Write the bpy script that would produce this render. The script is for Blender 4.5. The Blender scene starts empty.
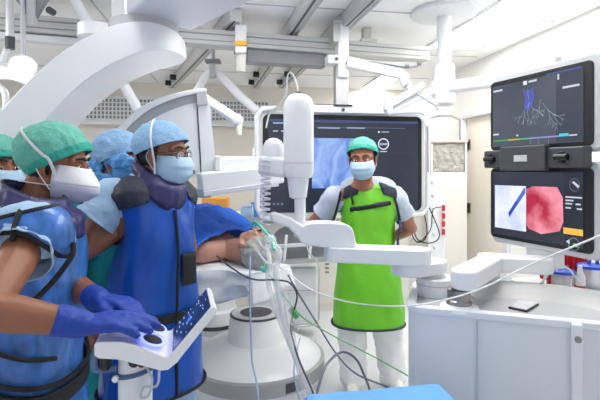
import bpy, bmesh, math, random
from mathutils import Vector as V, Matrix, noise
random.seed(4)
SC = bpy.context.scene
C = SC.collection
PI = math.pi
# ---------------------------------------------------------------- camera model: level camera 1.45 m above the floor
F, H, HY = 450.0, 1.45, 170.0
def W(px, py, Y):
    return V(((px-300)*Y/F, Y, H-(py-HY)*Y/F))
def ray_plane(px, py, p, n):
    d = V(((px-300)/F, 1, -(py-HY)/F)); o = V((0, 0, H))
    return o + d*((p-o).dot(n)/d.dot(n))
TH = math.radians(9.0)                       # the room's axes against the camera's
U = V((math.cos(TH), math.sin(TH), 0)); N = V((-math.sin(TH), math.cos(TH), 0)); Z = V((0, 0, 1))
def R(a, b, z): return U*a + N*b + Z*z

# ---------------------------------------------------------------- materials
def lin(c): return tuple((x/12.92 if x <= .04045 else ((x+.055)/1.055)**2.4) for x in c)
def rgb(r, g, b): return lin((r/255, g/255, b/255))
def mat(name, col, rough=.5, metal=0, var=.04, scale=40, bump=0, bscale=None, coat=0, trans=0, alpha=1, emit=None, es=1, sss=0, stretch=None, ior=None):
    m = bpy.data.materials.new(name); m.use_nodes = True
    nt = m.node_tree; b = nt.nodes['Principled BSDF']
    c = rgb(*col)
    b.inputs['Roughness'].default_value = rough; b.inputs['Metallic'].default_value = metal
    tc = nt.nodes.new('ShaderNodeTexCoord'); src = tc.outputs['Object']
    if stretch:
        mp = nt.nodes.new('ShaderNodeMapping'); mp.inputs['Scale'].default_value = stretch
        nt.links.new(src, mp.inputs['Vector']); src = mp.outputs['Vector']
    nz = nt.nodes.new('ShaderNodeTexNoise'); nz.inputs['Scale'].default_value = scale; nz.inputs['Detail'].default_value = 3
    nt.links.new(src, nz.inputs['Vector'])
    mx = nt.nodes.new('ShaderNodeMix'); mx.data_type = 'RGBA'
    mx.inputs['A'].default_value = (*[max(0, x*(1-var)) for x in c], 1)
    mx.inputs['B'].default_value = (*[min(1, x*(1+var)) for x in c], 1)
    nt.links.new(nz.outputs['Fac'], mx.inputs['Factor']); nt.links.new(mx.outputs['Result'], b.inputs['Base Color'])
    if bump:
        n2 = nt.nodes.new('ShaderNodeTexNoise'); n2.inputs['Scale'].default_value = bscale or scale; n2.inputs['Detail'].default_value = 4
        nt.links.new(src, n2.inputs['Vector'])
        bp = nt.nodes.new('ShaderNodeBump'); bp.inputs['Strength'].default_value = bump; bp.inputs['Distance'].default_value = .01
        nt.links.new(n2.outputs['Fac'], bp.inputs['Height']); nt.links.new(bp.outputs['Normal'], b.inputs['Normal'])
    if coat: b.inputs['Coat Weight'].default_value = coat; b.inputs['Coat Roughness'].default_value = .1
    if trans: b.inputs['Transmission Weight'].default_value = trans
    if ior: b.inputs['IOR'].default_value = ior
    if alpha < 1: b.inputs['Alpha'].default_value = alpha
    if sss: b.inputs['Subsurface Weight'].default_value = sss; b.inputs['Subsurface Radius'].default_value = (.02, .008, .004); b.inputs['Subsurface Scale'].default_value = .4
    if emit:
        b.inputs['Emission Color'].default_value = (*rgb(*emit), 1); b.inputs['Emission Strength'].default_value = es
    return m
def glow(name, c0, c1=None, s=1.0, scale=6, stretch=None, lo=.35, hi=.65, dist=0):
    """a lit display picture: emission mixed by noise"""
    m = bpy.data.materials.new(name); m.use_nodes = True; nt = m.node_tree; b = nt.nodes['Principled BSDF']
    b.inputs['Base Color'].default_value = (.01, .01, .012, 1); b.inputs['Roughness'].default_value = .25
    b.inputs['Emission Strength'].default_value = s
    if c1 is None:
        b.inputs['Emission Color'].default_value = (*rgb(*c0), 1); return m
    tc = nt.nodes.new('ShaderNodeTexCoord'); mp = nt.nodes.new('ShaderNodeMapping')
    if stretch: mp.inputs['Scale'].default_value = stretch[0]; mp.inputs['Rotation'].default_value = stretch[1]
    nz = nt.nodes.new('ShaderNodeTexNoise'); nz.inputs['Scale'].default_value = scale; nz.inputs['Detail'].default_value = 4; nz.inputs['Distortion'].default_value = dist
    rp = nt.nodes.new('ShaderNodeValToRGB')
    rp.color_ramp.elements[0].position = lo; rp.color_ramp.elements[0].color = (*rgb(*c0), 1)
    rp.color_ramp.elements[1].position = hi; rp.color_ramp.elements[1].color = (*rgb(*c1), 1)
    nt.links.new(tc.outputs['Object'], mp.inputs['Vector']); nt.links.new(mp.outputs['Vector'], nz.inputs['Vector'])
    nt.links.new(nz.outputs['Fac'], rp.inputs['Fac']); nt.links.new(rp.outputs['Color'], b.inputs['Emission Color'])
    return m
M = {}
M['white'] = mat('white_plastic', (232, 234, 238), .32, var=.015, scale=6, coat=.2)
M['white2'] = mat('white_enamel', (222, 224, 228), .4, var=.015, scale=6)
M['offwhite'] = mat('ivory_plastic', (226, 224, 216), .4, var=.02, scale=8)
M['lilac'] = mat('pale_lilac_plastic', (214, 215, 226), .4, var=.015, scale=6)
M['lgrey'] = mat('light_grey_plastic', (190, 192, 196), .42, var=.02, scale=10)
M['grey'] = mat('mid_grey_plastic', (140, 142, 146), .45, var=.03, scale=10)
M['dgrey'] = mat('dark_grey_plastic', (62, 64, 70), .45, var=.05, scale=12)
M['black'] = mat('black_plastic', (16, 17, 20), .35, var=.1, scale=20)
M['beamp'] = mat('pale_grey_beam_paint', (200, 201, 200), .5, var=.03, scale=10)
M['steel'] = mat('brushed_steel', (150, 147, 142), .28, 1, var=.08, scale=30, stretch=(1, 1, 12))
M['alu'] = mat('anodised_aluminium', (190, 191, 190), .4, .6, var=.05, scale=20)
M['wall'] = mat('painted_wall', (238, 238, 236), .75, var=.015, scale=3, bump=.04, bscale=180)
M['wallb'] = mat('painted_back_wall', (226, 222, 214), .75, var=.02, scale=3, bump=.04, bscale=180)
M['ceil'] = mat('ceiling_board', (247, 248, 249), .8, var=.015, scale=4, bump=.03, bscale=120)
M['floor'] = mat('vinyl_floor', (214, 217, 222), .22, var=.03, scale=14, coat=.15)
M['frame'] = mat('cream_door_paint', (236, 230, 220), .5, var=.015)
M['beige'] = mat('beige_laminate', (230, 227, 221), .5, var=.02)
M['skin'] = mat('tan_skin', (144, 92, 68), .5, var=.1, scale=28, bump=.06, bscale=220, sss=.12)
M['skinB'] = mat('brown_skin', (146, 92, 70), .5, var=.1, scale=28, bump=.06, bscale=220, sss=.12)
M['skinC'] = mat('warm_skin', (168, 112, 90), .5, var=.1, scale=28, bump=.06, bscale=220, sss=.12)
M['skinP'] = mat('pale_pink_skin', (206, 154, 136), .5, var=.1, scale=24, bump=.06, bscale=200, sss=.15)
M['hair'] = mat('dark_brown_hair', (44, 32, 26), .6, var=.3, scale=90, bump=.6, bscale=160)
M['hairg'] = mat('silver_grey_hair', (196, 194, 190), .6, var=.4, scale=110, bump=.8, bscale=200, stretch=(1, 3, 1))
M['eye'] = mat('eye_white', (226, 222, 216), .2, var=.02)
M['iris'] = mat('dark_iris', (40, 26, 18), .2, var=.1)
M['capg'] = mat('teal_green_cap_fabric', (96, 172, 156), .75, var=.2, scale=26, bump=.5, bscale=60)
M['capband'] = mat('teal_cap_band', (44, 158, 142), .7, var=.1, scale=26, bump=.3, bscale=60)
M['capb'] = mat('pale_blue_cap_fabric', (140, 178, 216), .8, var=.16, scale=60, bump=.5, bscale=110)
M['maskw'] = mat('white_mask_fabric', (228, 228, 232), .8, var=.04, scale=30, bump=.2, bscale=60)
M['maskl'] = mat('lilac_grey_mask_fabric', (186, 186, 206), .8, var=.04, scale=30, bump=.2, bscale=60)
M['maskb'] = mat('light_blue_mask_fabric', (172, 200, 226), .8, var=.05, scale=30, bump=.25, bscale=60)
M['maskd'] = mat('crumpled_blue_fabric', (104, 164, 224), .8, var=.2, scale=30, bump=.6, bscale=50)
M['scrub'] = mat('light_blue_scrub_cotton', (160, 190, 220), .85, var=.08, scale=30, bump=.25, bscale=40)
M['scrubc'] = mat('pale_grey_blue_scrub_cotton', (190, 202, 220), .85, var=.12, scale=120, bump=.25, bscale=40)
M['teal'] = mat('teal_scrub_cotton', (28, 160, 166), .85, var=.08, scale=30, bump=.2, bscale=40)
M['wtrou'] = mat('white_cotton_trousers', (236, 236, 238), .85, var=.04, scale=20, bump=.4, bscale=22, stretch=(1, 1, .4))
M['apronA'] = mat('mottled_blue_apron_vinyl', (56, 106, 178), .3, var=1.0, scale=24, bump=.9, bscale=13, stretch=(1, 1, .6))
M['apronB'] = mat('royal_blue_apron_vinyl', (12, 78, 176), .36, var=.12, scale=14, bump=.5, bscale=9)
M['apronC'] = mat('lime_green_apron_vinyl', (106, 190, 36), .42, var=.08, scale=10, bump=.8, bscale=7)
M['navy'] = mat('navy_apron_fabric', (28, 36, 56), .6, var=.15, scale=30, bump=.3, bscale=60)
M['navyb'] = mat('navy_blue_fabric', (22, 40, 100), .6, var=.12, scale=30, bump=.3, bscale=40)
M['purple'] = mat('indigo_collar_vinyl', (42, 40, 92), .42, var=.15, scale=16, bump=.4, bscale=16)
M['trim'] = mat('black_webbing', (18, 19, 24), .7, var=.2, scale=80, bump=.2)
M['glove'] = mat('cobalt_nitrile_glove', (18, 60, 160), .58, var=.14, scale=34, bump=.35, bscale=50)
M['drape'] = mat('blue_surgical_drape', (22, 92, 196), .7, var=.16, scale=16, bump=.9, bscale=22)
M['drapel'] = mat('sky_blue_drape', (104, 166, 232), .75, var=.1, scale=14, bump=.4, bscale=16)
M['sheet'] = mat('white_bed_sheet', (224, 226, 230), .85, var=.05, scale=12, bump=.5, bscale=14)
M['orange'] = mat('orange_card', (240, 166, 74), .7, var=.05)
M['red'] = mat('red_plastic', (206, 30, 38), .4, var=.08, scale=30)
M['blue'] = mat('blue_plastic_lid', (34, 82, 196), .35, var=.06, scale=20)
M['yellow'] = mat('yellow_label', (238, 184, 40), .5, var=.03)
M['green'] = mat('green_wire', (88, 170, 104), .5, var=.05)
M['gteal'] = mat('teal_silicone', (98, 196, 180), .4, var=.08)
M['gcable'] = mat('grey_rubber_cable', (98, 100, 116), .5, var=.08)
M['dcable'] = mat('dark_slate_rubber_cable', (58, 60, 78), .5, var=.08)
M['wcable'] = mat('white_cable', (226, 226, 226), .4, var=.02)
M['bcable'] = mat('pale_blue_line', (170, 190, 220), .35, var=.03)
M['clear'] = mat('clear_plastic', (236, 240, 246), .18, var=.02, alpha=.30, coat=.3)
M['film'] = mat('plastic_film', (176, 174, 168), .35, var=.3, scale=9, alpha=.9, bump=.8, bscale=12, coat=.3)
M['strap'] = mat('slate_blue_strap', (88, 112, 150), .6, var=.06)
M['phone'] = mat('phone_glass', (206, 208, 214), .06, var=.01, coat=1)
M['lightp'] = mat('lit_diffuser', (255, 255, 255), .6, emit=(255, 252, 246), es=14)
M['led'] = mat('lit_lamp_face', (255, 255, 255), .5, emit=(255, 253, 248), es=1.6)
M['bluelight'] = mat('blue_button_glow', (140, 150, 255), .4, emit=(110, 120, 255), es=2.2)

# ---------------------------------------------------------------- scene-graph helpers
WL = {}
def tag(o, label=None, cat=None, group=None, kind=None):
    if label: o['label'] = label
    if cat: o['category'] = cat
    if group: o['group'] = group
    if kind: o['kind'] = kind
    return o
def thing(name, label, cat, loc, group=None):
    o = bpy.data.objects.new(name, None); C.objects.link(o); o.location = loc
    o.empty_display_size = .05
    WL[o.name] = V(loc)
    return tag(o, label, cat, group)
def obj(name, bm, m, parent=None, angle=38, bevel=0, seg=2, solid=0, sub=0, flat=False, label=None):
    bmesh.ops.remove_doubles(bm, verts=bm.verts[:], dist=1e-6)
    bmesh.ops.recalc_face_normals(bm, faces=bm.faces[:])
    if parent is None:
        xs = [v.co for v in bm.verts]
        lo = V([min(c[i] for c in xs) for i in range(3)]); hi = V([max(c[i] for c in xs) for i in range(3)])
        base = V(((lo.x+hi.x)/2, (lo.y+hi.y)/2, lo.z))
    else:
        base = WL[parent.name]
    bmesh.ops.translate(bm, verts=bm.verts[:], vec=-base)
    for f in bm.faces: f.smooth = not flat
    ca = math.radians(angle)
    for e in bm.edges:
        if len(e.link_faces) == 2 and e.calc_face_angle(0) > ca: e.smooth = False
    me = bpy.data.meshes.new(name); bm.to_mesh(me); bm.free()
    o = bpy.data.objects.new(name, me); C.objects.link(o); me.materials.append(m)
    if parent is None: o.location = base
    else: o.parent = parent
    WL[o.name] = base.copy()
    if bevel:
        b = o.modifiers.new('bevel', 'BEVEL'); b.width = bevel; b.segments = seg; b.limit_method = 'ANGLE'; b.angle_limit = math.radians(35); b.use_clamp_overlap = True; b.harden_normals = True
    if solid:
        s = o.modifiers.new('solid', 'SOLIDIFY'); s.thickness = solid; s.offset = 0
    if sub:
        s = o.modifiers.new('sub', 'SUBSURF'); s.levels = sub; s.render_levels = sub
    if label: o['label'] = label
    return o
def struct(name, bm, m, parent=None, **k):
    o = obj(name, bm, m, parent, **k)
    if parent is None: o['kind'] = 'structure'
    return o
def single(name, bm, m, label, cat, group=None, **k):
    return tag(obj(name, bm, m, None, **k), label, cat, group)
def copy_tree(o, parent=None):
    c = o.copy(); C.objects.link(c)
    if parent: c.parent = parent
    for ch in list(o.children): copy_tree(ch, c)
    return c

# ---------------------------------------------------------------- bmesh builders
def NB(): return bmesh.new()
def box(bm, c, s, rot=None, bev=0, seg=2):
    Mx = Matrix.Translation(V(c)) @ (rot.to_4x4() if rot else Matrix()) @ Matrix.Diagonal((s[0], s[1], s[2], 1))
    r = bmesh.ops.create_cube(bm, size=1, matrix=Mx)
    if bev:
        es = list({e for v in r['verts'] for e in v.link_edges})
        bmesh.ops.bevel(bm, geom=es, offset=bev, segments=seg, affect='EDGES', profile=.5)
    return bm
def frame3(d, up=None):
    d = V(d).normalized(); up = V(up) if up else (V((0, 0, 1)) if abs(d.z) < .95 else V((0, 1, 0)))
    s = d.cross(up).normalized(); u = s.cross(d).normalized()
    return d, s, u
def beam(bm, p0, p1, w, h, up=None, bev=0):
    p0, p1 = V(p0), V(p1); d, s, u = frame3(p1-p0, up)
    return box(bm, (p0+p1)/2, ((p1-p0).length, w, h), Matrix((d, s, u)).transposed(), bev)
ROOM = Matrix((U, N, Z)).transposed()
def rbox(bm, c, s, bev=0): return box(bm, c, s, ROOM, bev)
def loft(bm, rings, cap0=True, cap1=True, closed=True):
    vs = [[bm.verts.new(p) for p in r] for r in rings]
    n = len(rings[0])
    for a, b in zip(vs, vs[1:]):
        for i in range(n if closed else n-1):
            j = (i+1) % n
            try: bm.faces.new((a[i], a[j], b[j], b[i]))
            except ValueError: pass
    if closed and cap0: bm.faces.new(vs[0][::-1])
    if closed and cap1: bm.faces.new(vs[-1])
    return vs
def circ(c, s, u, r, n, r2=None):
    r2 = r if r2 is None else r2
    return [V(c)+V(s)*math.cos(2*PI*k/n)*r+V(u)*math.sin(2*PI*k/n)*r2 for k in range(n)]
def cyl(bm, p0, p1, r0, r1=None, n=24):
    p0, p1 = V(p0), V(p1); d, s, u = frame3(p1-p0); r1 = r0 if r1 is None else r1
    loft(bm, [circ(p0, s, u, r0, n), circ(p1, s, u, r1, n)]); return bm
def spline(pts, k=8, closed=False):
    pts = [V(p) for p in pts]
    if len(pts) < 3 and not closed:
        return [pts[0].lerp(pts[-1], i/k) for i in range(k+1)]
    out = []; n = len(pts)
    for i in range(n if closed else n-1):
        if closed: p0, p1, p2, p3 = (pts[(i+j-1) % n] for j in range(4))
        else: p0, p1, p2, p3 = pts[max(i-1, 0)], pts[i], pts[i+1], pts[min(i+2, n-1)]
        for j in range(k):
            t = j/k
            out.append(.5*((2*p1)+(p2-p0)*t+(2*p0-5*p1+4*p2-p3)*t*t+(3*p1-p0-3*p2+p3)*t**3))
    if not closed: out.append(pts[-1])
    return out
def lerp_list(r, t):
    if not isinstance(r, (list, tuple)): return r
    x = t*(len(r)-1); i = min(int(x), len(r)-2); return r[i]*(1-(x-i))+r[i+1]*(x-i)
def tube(bm, pts, r, n=8, k=8, closed=False, smooth=True, cap=True, flat=1.0, up=None):
    P = spline(pts, k, closed) if smooth else [V(p) for p in pts]
    rings = []; s = None; L = len(P)
    for i, p in enumerate(P):
        if closed: d = (P[(i+1) % L]-P[i-1]).normalized()
        else: d = (P[min(i+1, L-1)]-P[max(i-1, 0)]).normalized()
        if s is None:
            _, s, u = frame3(d, up)
        s = (s-d*s.dot(d)); s = s.normalized() if s.length > 1e-6 else frame3(d)[1]
        u = s.cross(d)
        rr = lerp_list(r, i/max(1, L-1))
        rings.append(circ(p, s, u, rr, n, rr*flat))
    if closed: rings.append(rings[0])
    loft(bm, rings, cap and not closed, cap and not closed); return bm
def lathe(bm, prof, o, ax=(0, 0, 1), n=40, sx=1.0, sd=None):
    d, s, u = frame3(ax)
    if sd is not None: s = V(sd).normalized(); u = d.cross(s)
    rings = [circ(V(o)+d*z, s, u, max(r, 1e-4)*sx, n, max(r, 1e-4)) for r, z in prof]
    loft(bm, rings); return bm
def prism(bm, pts, depth):
    pts = [V(p) for p in pts]; depth = V(depth)
    loft(bm, [pts, [p+depth for p in pts]]); return bm
def ell(bm, c, r, rot=None, sub=3):
    Mx = Matrix.Translation(V(c)) @ (rot.to_4x4() if rot else Matrix()) @ Matrix.Diagonal((r[0], r[1], r[2], 1))
    bmesh.ops.create_icosphere(bm, subdivisions=sub, radius=1, matrix=Mx); return bm
def caps(bm, a, b, ra, rb=None, n=14):
    a, b = V(a), V(b); rb = ra if rb is None else rb
    d, s, u = frame3(b-a) if (b-a).length > 1e-6 else (Z, V((1, 0, 0)), V((0, 1, 0)))
    rings = []
    for k in range(1, 6):
        t = PI/2*k/6; rings.append(circ(a-d*ra*math.cos(t), s, u, ra*math.sin(t), n))
    rings.append(circ(a, s, u, ra, n)); rings.append(circ(b, s, u, rb, n))
    for k in range(5, 0, -1):
        t = PI/2*k/6; rings.append(circ(b+d*rb*math.cos(t), s, u, rb*math.sin(t), n))
    loft(bm, rings); return bm
def remesh(bm, vox, it=4, fac=.5):
    bmesh.ops.recalc_face_normals(bm, faces=bm.faces[:])
    me = bpy.data.meshes.new('tmp'); bm.to_mesh(me); bm.free()
    o = bpy.data.objects.new('tmp', me); C.objects.link(o)
    m = o.modifiers.new('r', 'REMESH'); m.mode = 'VOXEL'; m.voxel_size = vox
    if it:
        s = o.modifiers.new('s', 'SMOOTH'); s.iterations = it; s.factor = fac
    dg = bpy.context.evaluated_depsgraph_get(); ev = o.evaluated_get(dg)
    out = bmesh.new(); out.from_mesh(ev.to_mesh()); ev.to_mesh_clear()
    bpy.data.objects.remove(o); bpy.data.meshes.remove(me)
    return out
def clip(bm, planes):
    """keep the side the normal points to"""
    for p, n in planes:
        g = bm.verts[:]+bm.edges[:]+bm.faces[:]
        bmesh.ops.bisect_plane(bm, geom=g, plane_co=V(p), plane_no=V(n), clear_inner=True)
    return bm
def push(bm, d):
    bm.normal_update()
    ns = [(v, v.normal.copy()) for v in bm.verts]
    for v, n in ns: v.co += n*d
    return bm
def crease(bm, amp, fr, st=(1, 1, 1), seed=0, ridge=False):
    bm.normal_update(); ns = [(v, v.normal.copy()) for v in bm.verts]
    o = V((seed*7.3, seed*3.1, seed*5.7))
    for v, n in ns:
        q = V((v.co.x*st[0], v.co.y*st[1], v.co.z*st[2]))*fr+o
        x = noise.noise(q)+.5*noise.noise(q*2.1)
        if ridge: x = 1-2*abs(x)
        v.co += n*amp*x
    return bm
def edge_tubes(bm, r, n=6):
    """piping along the open edges of a mesh, as a new bmesh"""
    out = bmesh.new(); left = {e for e in bm.edges if len(e.link_faces) == 1}
    while left:
        e = left.pop(); ch = [e.verts[0], e.verts[1]]
        for end in (0, 1):
            while True:
                v = ch[-1] if end else ch[0]
                nx = next((x for x in v.link_edges if x in left), None)
                if nx is None: break
                left.discard(nx); w = nx.other_vert(v)
                ch.append(w) if end else ch.insert(0, w)
        P = [v.co.copy() for v in ch]; cl = (P[0]-P[-1]).length < 1e-5
        if cl: P = P[:-1]
        if len(P) < 5: continue
        Q = [P[0]]
        for p in P[1:]:
            if (p-Q[-1]).length > .008: Q.append(p)
        if len(Q) < 4: continue
        for _ in range(2):
            L = len(Q); Q = [(Q[i-1]+Q[i]*2+Q[(i+1) % L])/4 if cl or 0 < i < L-1 else Q[i] for i in range(L)]
        tube(out, Q, r, n, closed=cl, smooth=False)
    return out
# ================================================================ SETTING
CE = 2.70
bm = NB(); box(bm, (0, 3, -.05), (14, 14, .1)); struct('floor', bm, M['floor'])
bm = NB(); box(bm, (0, 3.4, CE+.05), (14, 12, .1)); ceiling = struct('ceiling', bm, M['ceil'])
bm = NB()                                          # joints of the ceiling boards
for b in (2.2, 3.4, 4.6, 5.8): rbox(bm, R(-1, b, CE-.003), (7.4, .012, .006))
for a in (-2.6, -1.0): rbox(bm, R(a, 4, CE-.003), (.012, 6, .006))
struct('ceiling_seam', bm, M['lgrey'], ceiling)
BW, RW = 6.7, 2.80
bm = NB(); rbox(bm, R(-1, BW+.05, CE/2), (8.2, .1, CE)); struct('wall_back', bm, M['wallb'])
bm = NB()                                          # right wall with the doorway left open
D0, D1, DZ = 4.22, 5.02, 2.06
rbox(bm, R(RW+.06, (D1+BW)/2, CE/2), (.12, BW-D1, CE)); rbox(bm, R(RW+.06, (-2+D0)/2, CE/2), (.12, D0+2, CE)); rbox(bm, R(RW+.06, (D0+D1)/2, (CE+DZ)/2), (.12, D1-D0, CE-DZ))
wall_right = struct('wall_right', bm, M['wall'])
bm = NB(); rbox(bm, R(-4.6, 2.4, CE/2), (.1, 8.8, CE)); struct('wall_left', bm, M['wall'])
bm = NB()
rbox(bm, R(RW-.01, D1+.04, DZ/2), (.06, .09, DZ), .006); rbox(bm, R(RW-.01, D0-.04, DZ/2), (.06, .09, DZ), .006); rbox(bm, R(RW-.01, (D0+D1)/2, DZ+.045), (.06, D1-D0+.17, .09), .006)
door = struct('door_1', bm, M['white2'])
bm = NB(); rbox(bm, R(RW+.045, (D0+D1)/2, DZ/2), (.04, D1-D0, DZ-.01)); struct('door_panel', bm, M['frame'], door)
for z in (.3, 1.0, 1.75):
    bm = NB(); cyl(bm, R(RW-.005, D1-.03, z-.06), R(RW-.005, D1-.03, z+.06), .013, n=12); rbox(bm, R(RW+.02, D1-.05, z), (.01, .06, .12)); struct('hinge', bm, M['steel'], door)
bm = NB(); rbox(bm, R(RW-.012, (D1+BW)/2+.05, .06), (.02, BW-D1-.1, .12), .004); rbox(bm, R(RW-.012, D0/2-1, .06), (.02, D0+1.8, .12), .004); struct('baseboard_right', bm, M['lgrey'])
bm = NB(); rbox(bm, R(-1, BW-.012, .06), (7.2, .02, .12), .004); struct('baseboard_back', bm, M['lgrey'])

# perforated air grille high on the back wall
g0, g1 = W(84, 110, 6.2), W(262, 110, 6.2)
def back(px, py, off=0):
    return ray_plane(px, py, R(0, BW-off, 0), N)
def grille(x0, x1, yt, yb, label):
    a0, a1 = back(x0, yt), back(x1, yt); zt, zb = a0.z, back(x0, yb).z
    c = (a0+a1)/2; c.z = (zt+zb)/2; wd, ht = (a1-a0).length, zt-zb
    t = thing('air_grille', label, 'grille', R(c.dot(U), BW, zb), 'perforated grilles high on the back wall')
    bm = NB(); rbox(bm, c-N*.012, (wd, .02, ht)); obj('backing', bm, M['grey'], t)
    bm = NB()
    for s in (-1, 1):
        rbox(bm, c-N*.03+Z*s*(ht/2+.012), (wd+.06, .05, .03)); rbox(bm, c-N*.03+U*s*(wd/2+.012), (.03, .05, ht+.02))
    rbox(bm, c-N*.08-Z*(ht/2+.06), (wd+.06, .14, .05)); obj('frame', bm, M['white2'], t, bevel=.004)
    bm = NB(); nx, nz = int(wd/.05), max(4, int(ht/.05))
    for i in range(nx+1): rbox(bm, c-N*.03+U*(wd*(i/nx-.5)), (.018, .014, ht))
    for k in range(nz+1): rbox(bm, c-N*.032+Z*(ht*(k/nz-.5)), (wd, .014, .018))
    obj('lattice', bm, M['white2'], t)
grille(86, 162, 98, 119, 'perforated white wall grille at left, seen beneath the big curved arm')
grille(212, 268, 101, 121, 'perforated white wall grille left of the big dark display')

# ================================================================ CEILING SERVICES
def rail(px0, py0, Y0, px1, py1, Y1, label):
    p0, p1 = W(px0, py0, Y0), W(px1, py1, Y1); d = (p1-p0).normalized(); p0 = p0-d*.7
    p0.z = p1.z = CE-.055
    t = thing('ceiling_rail', label, 'rail', (p0+p1)/2, 'aluminium rails running along the ceiling')
    bm = NB(); beam(bm, p0, p1, .10, .10); obj('channel', bm, M['beamp'], t, bevel=.006)
    _, s, u = frame3(d)
    bm = NB()
    for k in (-1, 1): beam(bm, p0+s*k*.032-Z*.052, p1+s*k*.032-Z*.052, .014, .012)
    obj('running_edge', bm, M['lgrey'], t)
    bm = NB(); beam(bm, p0-Z*.0515-s*.012, p1-Z*.0515-s*.012, .018, .004); obj('slot', bm, M['dgrey'], t)
    for q in (.80, .93):
        c = p0.lerp(p1, q)-s*.09-Z*.02
        bm = NB(); cyl(bm, c-s*.03, c+s*.05, .035, n=16); obj('stop_knob', bm, M['black'], t)
rail(311, 0, 3.18, 255, 90, 6.3, 'grey ceiling rail, the left one of the pair right of the wide box')
rail(367, 0, 3.18, 282, 92, 6.3, 'grey ceiling rail running down to the display column')
rail(214, 40, 4.1, 172, 92, 6.3, 'grey ceiling rail partly hidden behind the curved arm')

p0, p1 = W(-120, 15, 3.05), W(425, 55.5, 4.12); p1.z = p0.z = 2.50
t = thing('ceiling_beam', 'wide pale grey crossbeam hung under the ceiling across the room', 'beam', (p0+p1)/2)
bm = NB(); beam(bm, p0, p1, .16, .12); obj('girder', bm, M['beamp'], t, bevel=.005)
bm = NB(); beam(bm, p0-N*.082+Z*.02, p1-N*.082+Z*.02, .006, .01); beam(bm, p0-N*.082-Z*.03, p1-N*.082-Z*.03, .006, .006); obj('groove', bm, M['grey'], t)
for q in (.12, .5, .86):
    c = p0.lerp(p1, q); bm = NB(); beam(bm, c+Z*.05, V((c.x, c.y, CE)), .07, .07, up=N); rbox(bm, c+Z*.07, (.14, .18, .03)); obj('hanger', bm, M['beamp'], t, bevel=.004)
bm = NB(); q0, q1 = W(246, 60, 3.72), W(324, 62, 3.9); q1.z = q0.z = 2.385; beam(bm, q0, q1, .12, .105)
single('trolley_bar', bm, M['grey'], 'darker grey short bar slung beneath the crossbeam', 'bar', bevel=.006)
bm = NB(); q0, q1 = W(-90, 34, 3.05), W(92, 45, 3.4); q1.z = q0.z = 2.405; beam(bm, q0, q1, .08, .05)
single('service_duct', bm, M['white2'], 'thin white duct under the crossbeam at upper left', 'duct', bevel=.006)

# bracket at upper left
c = W(32, 14, 2.9); t = thing('ceiling_bracket', 'grey steel ceiling bracket with plate at upper left corner', 'bracket', V((c.x, c.y, CE)))
bm = NB(); beam(bm, V((c.x, c.y, 2.38)), V((c.x, c.y, CE)), .05, .05, up=N); obj('post', bm, M['lgrey'], t, bevel=.004)
bm = NB(); prism(bm, [c+V((-.14, 0, .14)), c+V((.12, 0, .14)), c+V((.02, 0, -.03)), c+V((-.02, 0, -.03))], (0, .03, 0)); obj('gusset_plate', bm, M['grey'], t, bevel=.003)
bm = NB(); cyl(bm, c+V((.12, -.02, .02)), c+V((.12, .03, .02)), .022, n=14); obj('bolt', bm, M['dgrey'], t)

# surgical lamp at the left edge
c = W(6, 112, 3.0); t = thing('surgical_lamp', 'bright white ring-shaped surgical lamp on hinged arm at left edge', 'lamp', V((c.x, c.y, CE)))
ax = V((.55, -.75, -.35)).normalized()
bm = NB(); d, s, u = frame3(ax)
rings = [[c+(s*math.cos(a)+u*math.sin(a))*(.27+.055*math.cos(b))+d*.055*math.sin(b) for b in [2*PI*k/12 for k in range(12)]] for a in [2*PI*k/48 for k in range(49)]]
loft(bm, rings, False, False); obj('ring_housing', bm, M['white'], t)
bm = NB(); rings = [[c+(s*math.cos(a)+u*math.sin(a))*(.27+.034*x)+d*(.053+.012*(1-abs(x))) for x in (-1, -.3, .3, 1)] for a in [2*PI*k/48 for k in range(49)]]
loft(bm, rings, False, False, closed=False); obj('lit_ring', bm, M['led'], t)
bm = NB(); beam(bm, c-s*.25, c+s*.25, .05, .03, up=d); obj('cross_bar', bm, M['white'], t, bevel=.006)
k = W(10, 43, 3.0); bm = NB(); tube(bm, [c-d*.03, c-d*.12+Z*.1, W(-4, 80, 3.1), k], .022, 10); obj('lamp_arm', bm, M['white'], t)
bm = NB(); cyl(bm, k-Z*.04, k+Z*.04, .03, n=16); obj('lamp_joint', bm, M['dgrey'], t)
bm = NB(); cyl(bm, k, V((k.x, k.y, CE)), .026, n=16); obj('lamp_stem', bm, M['white'], t)
c = W(23, 66, 2.75); t = thing('examination_lamp', 'small bright white dome lamp glaring above the big curved arm', 'lamp', V((c.x, c.y, c.z-.1)))
ax = V((.35, -.6, -.7)).normalized()
bm = NB(); lathe(bm, [(0, -.05), (.03, -.045), (.065, -.025), (.08, 0), (.077, .004), (0, .004)], c, ax, 32); obj('lamp_dome', bm, M['white'], t)
bm = NB(); lathe(bm, [(0, .005), (.07, .005), (.07, .008), (0, .012)], c, ax, 32); obj('lamp_lens', bm, M['led'], t)
bm = NB(); tube(bm, [c-ax*.07, c-ax*.15+Z*.06, V((c.x-.1, c.y+.15, CE))], .016, 10); obj('lamp_arm', bm, M['lgrey'], t)

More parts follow.
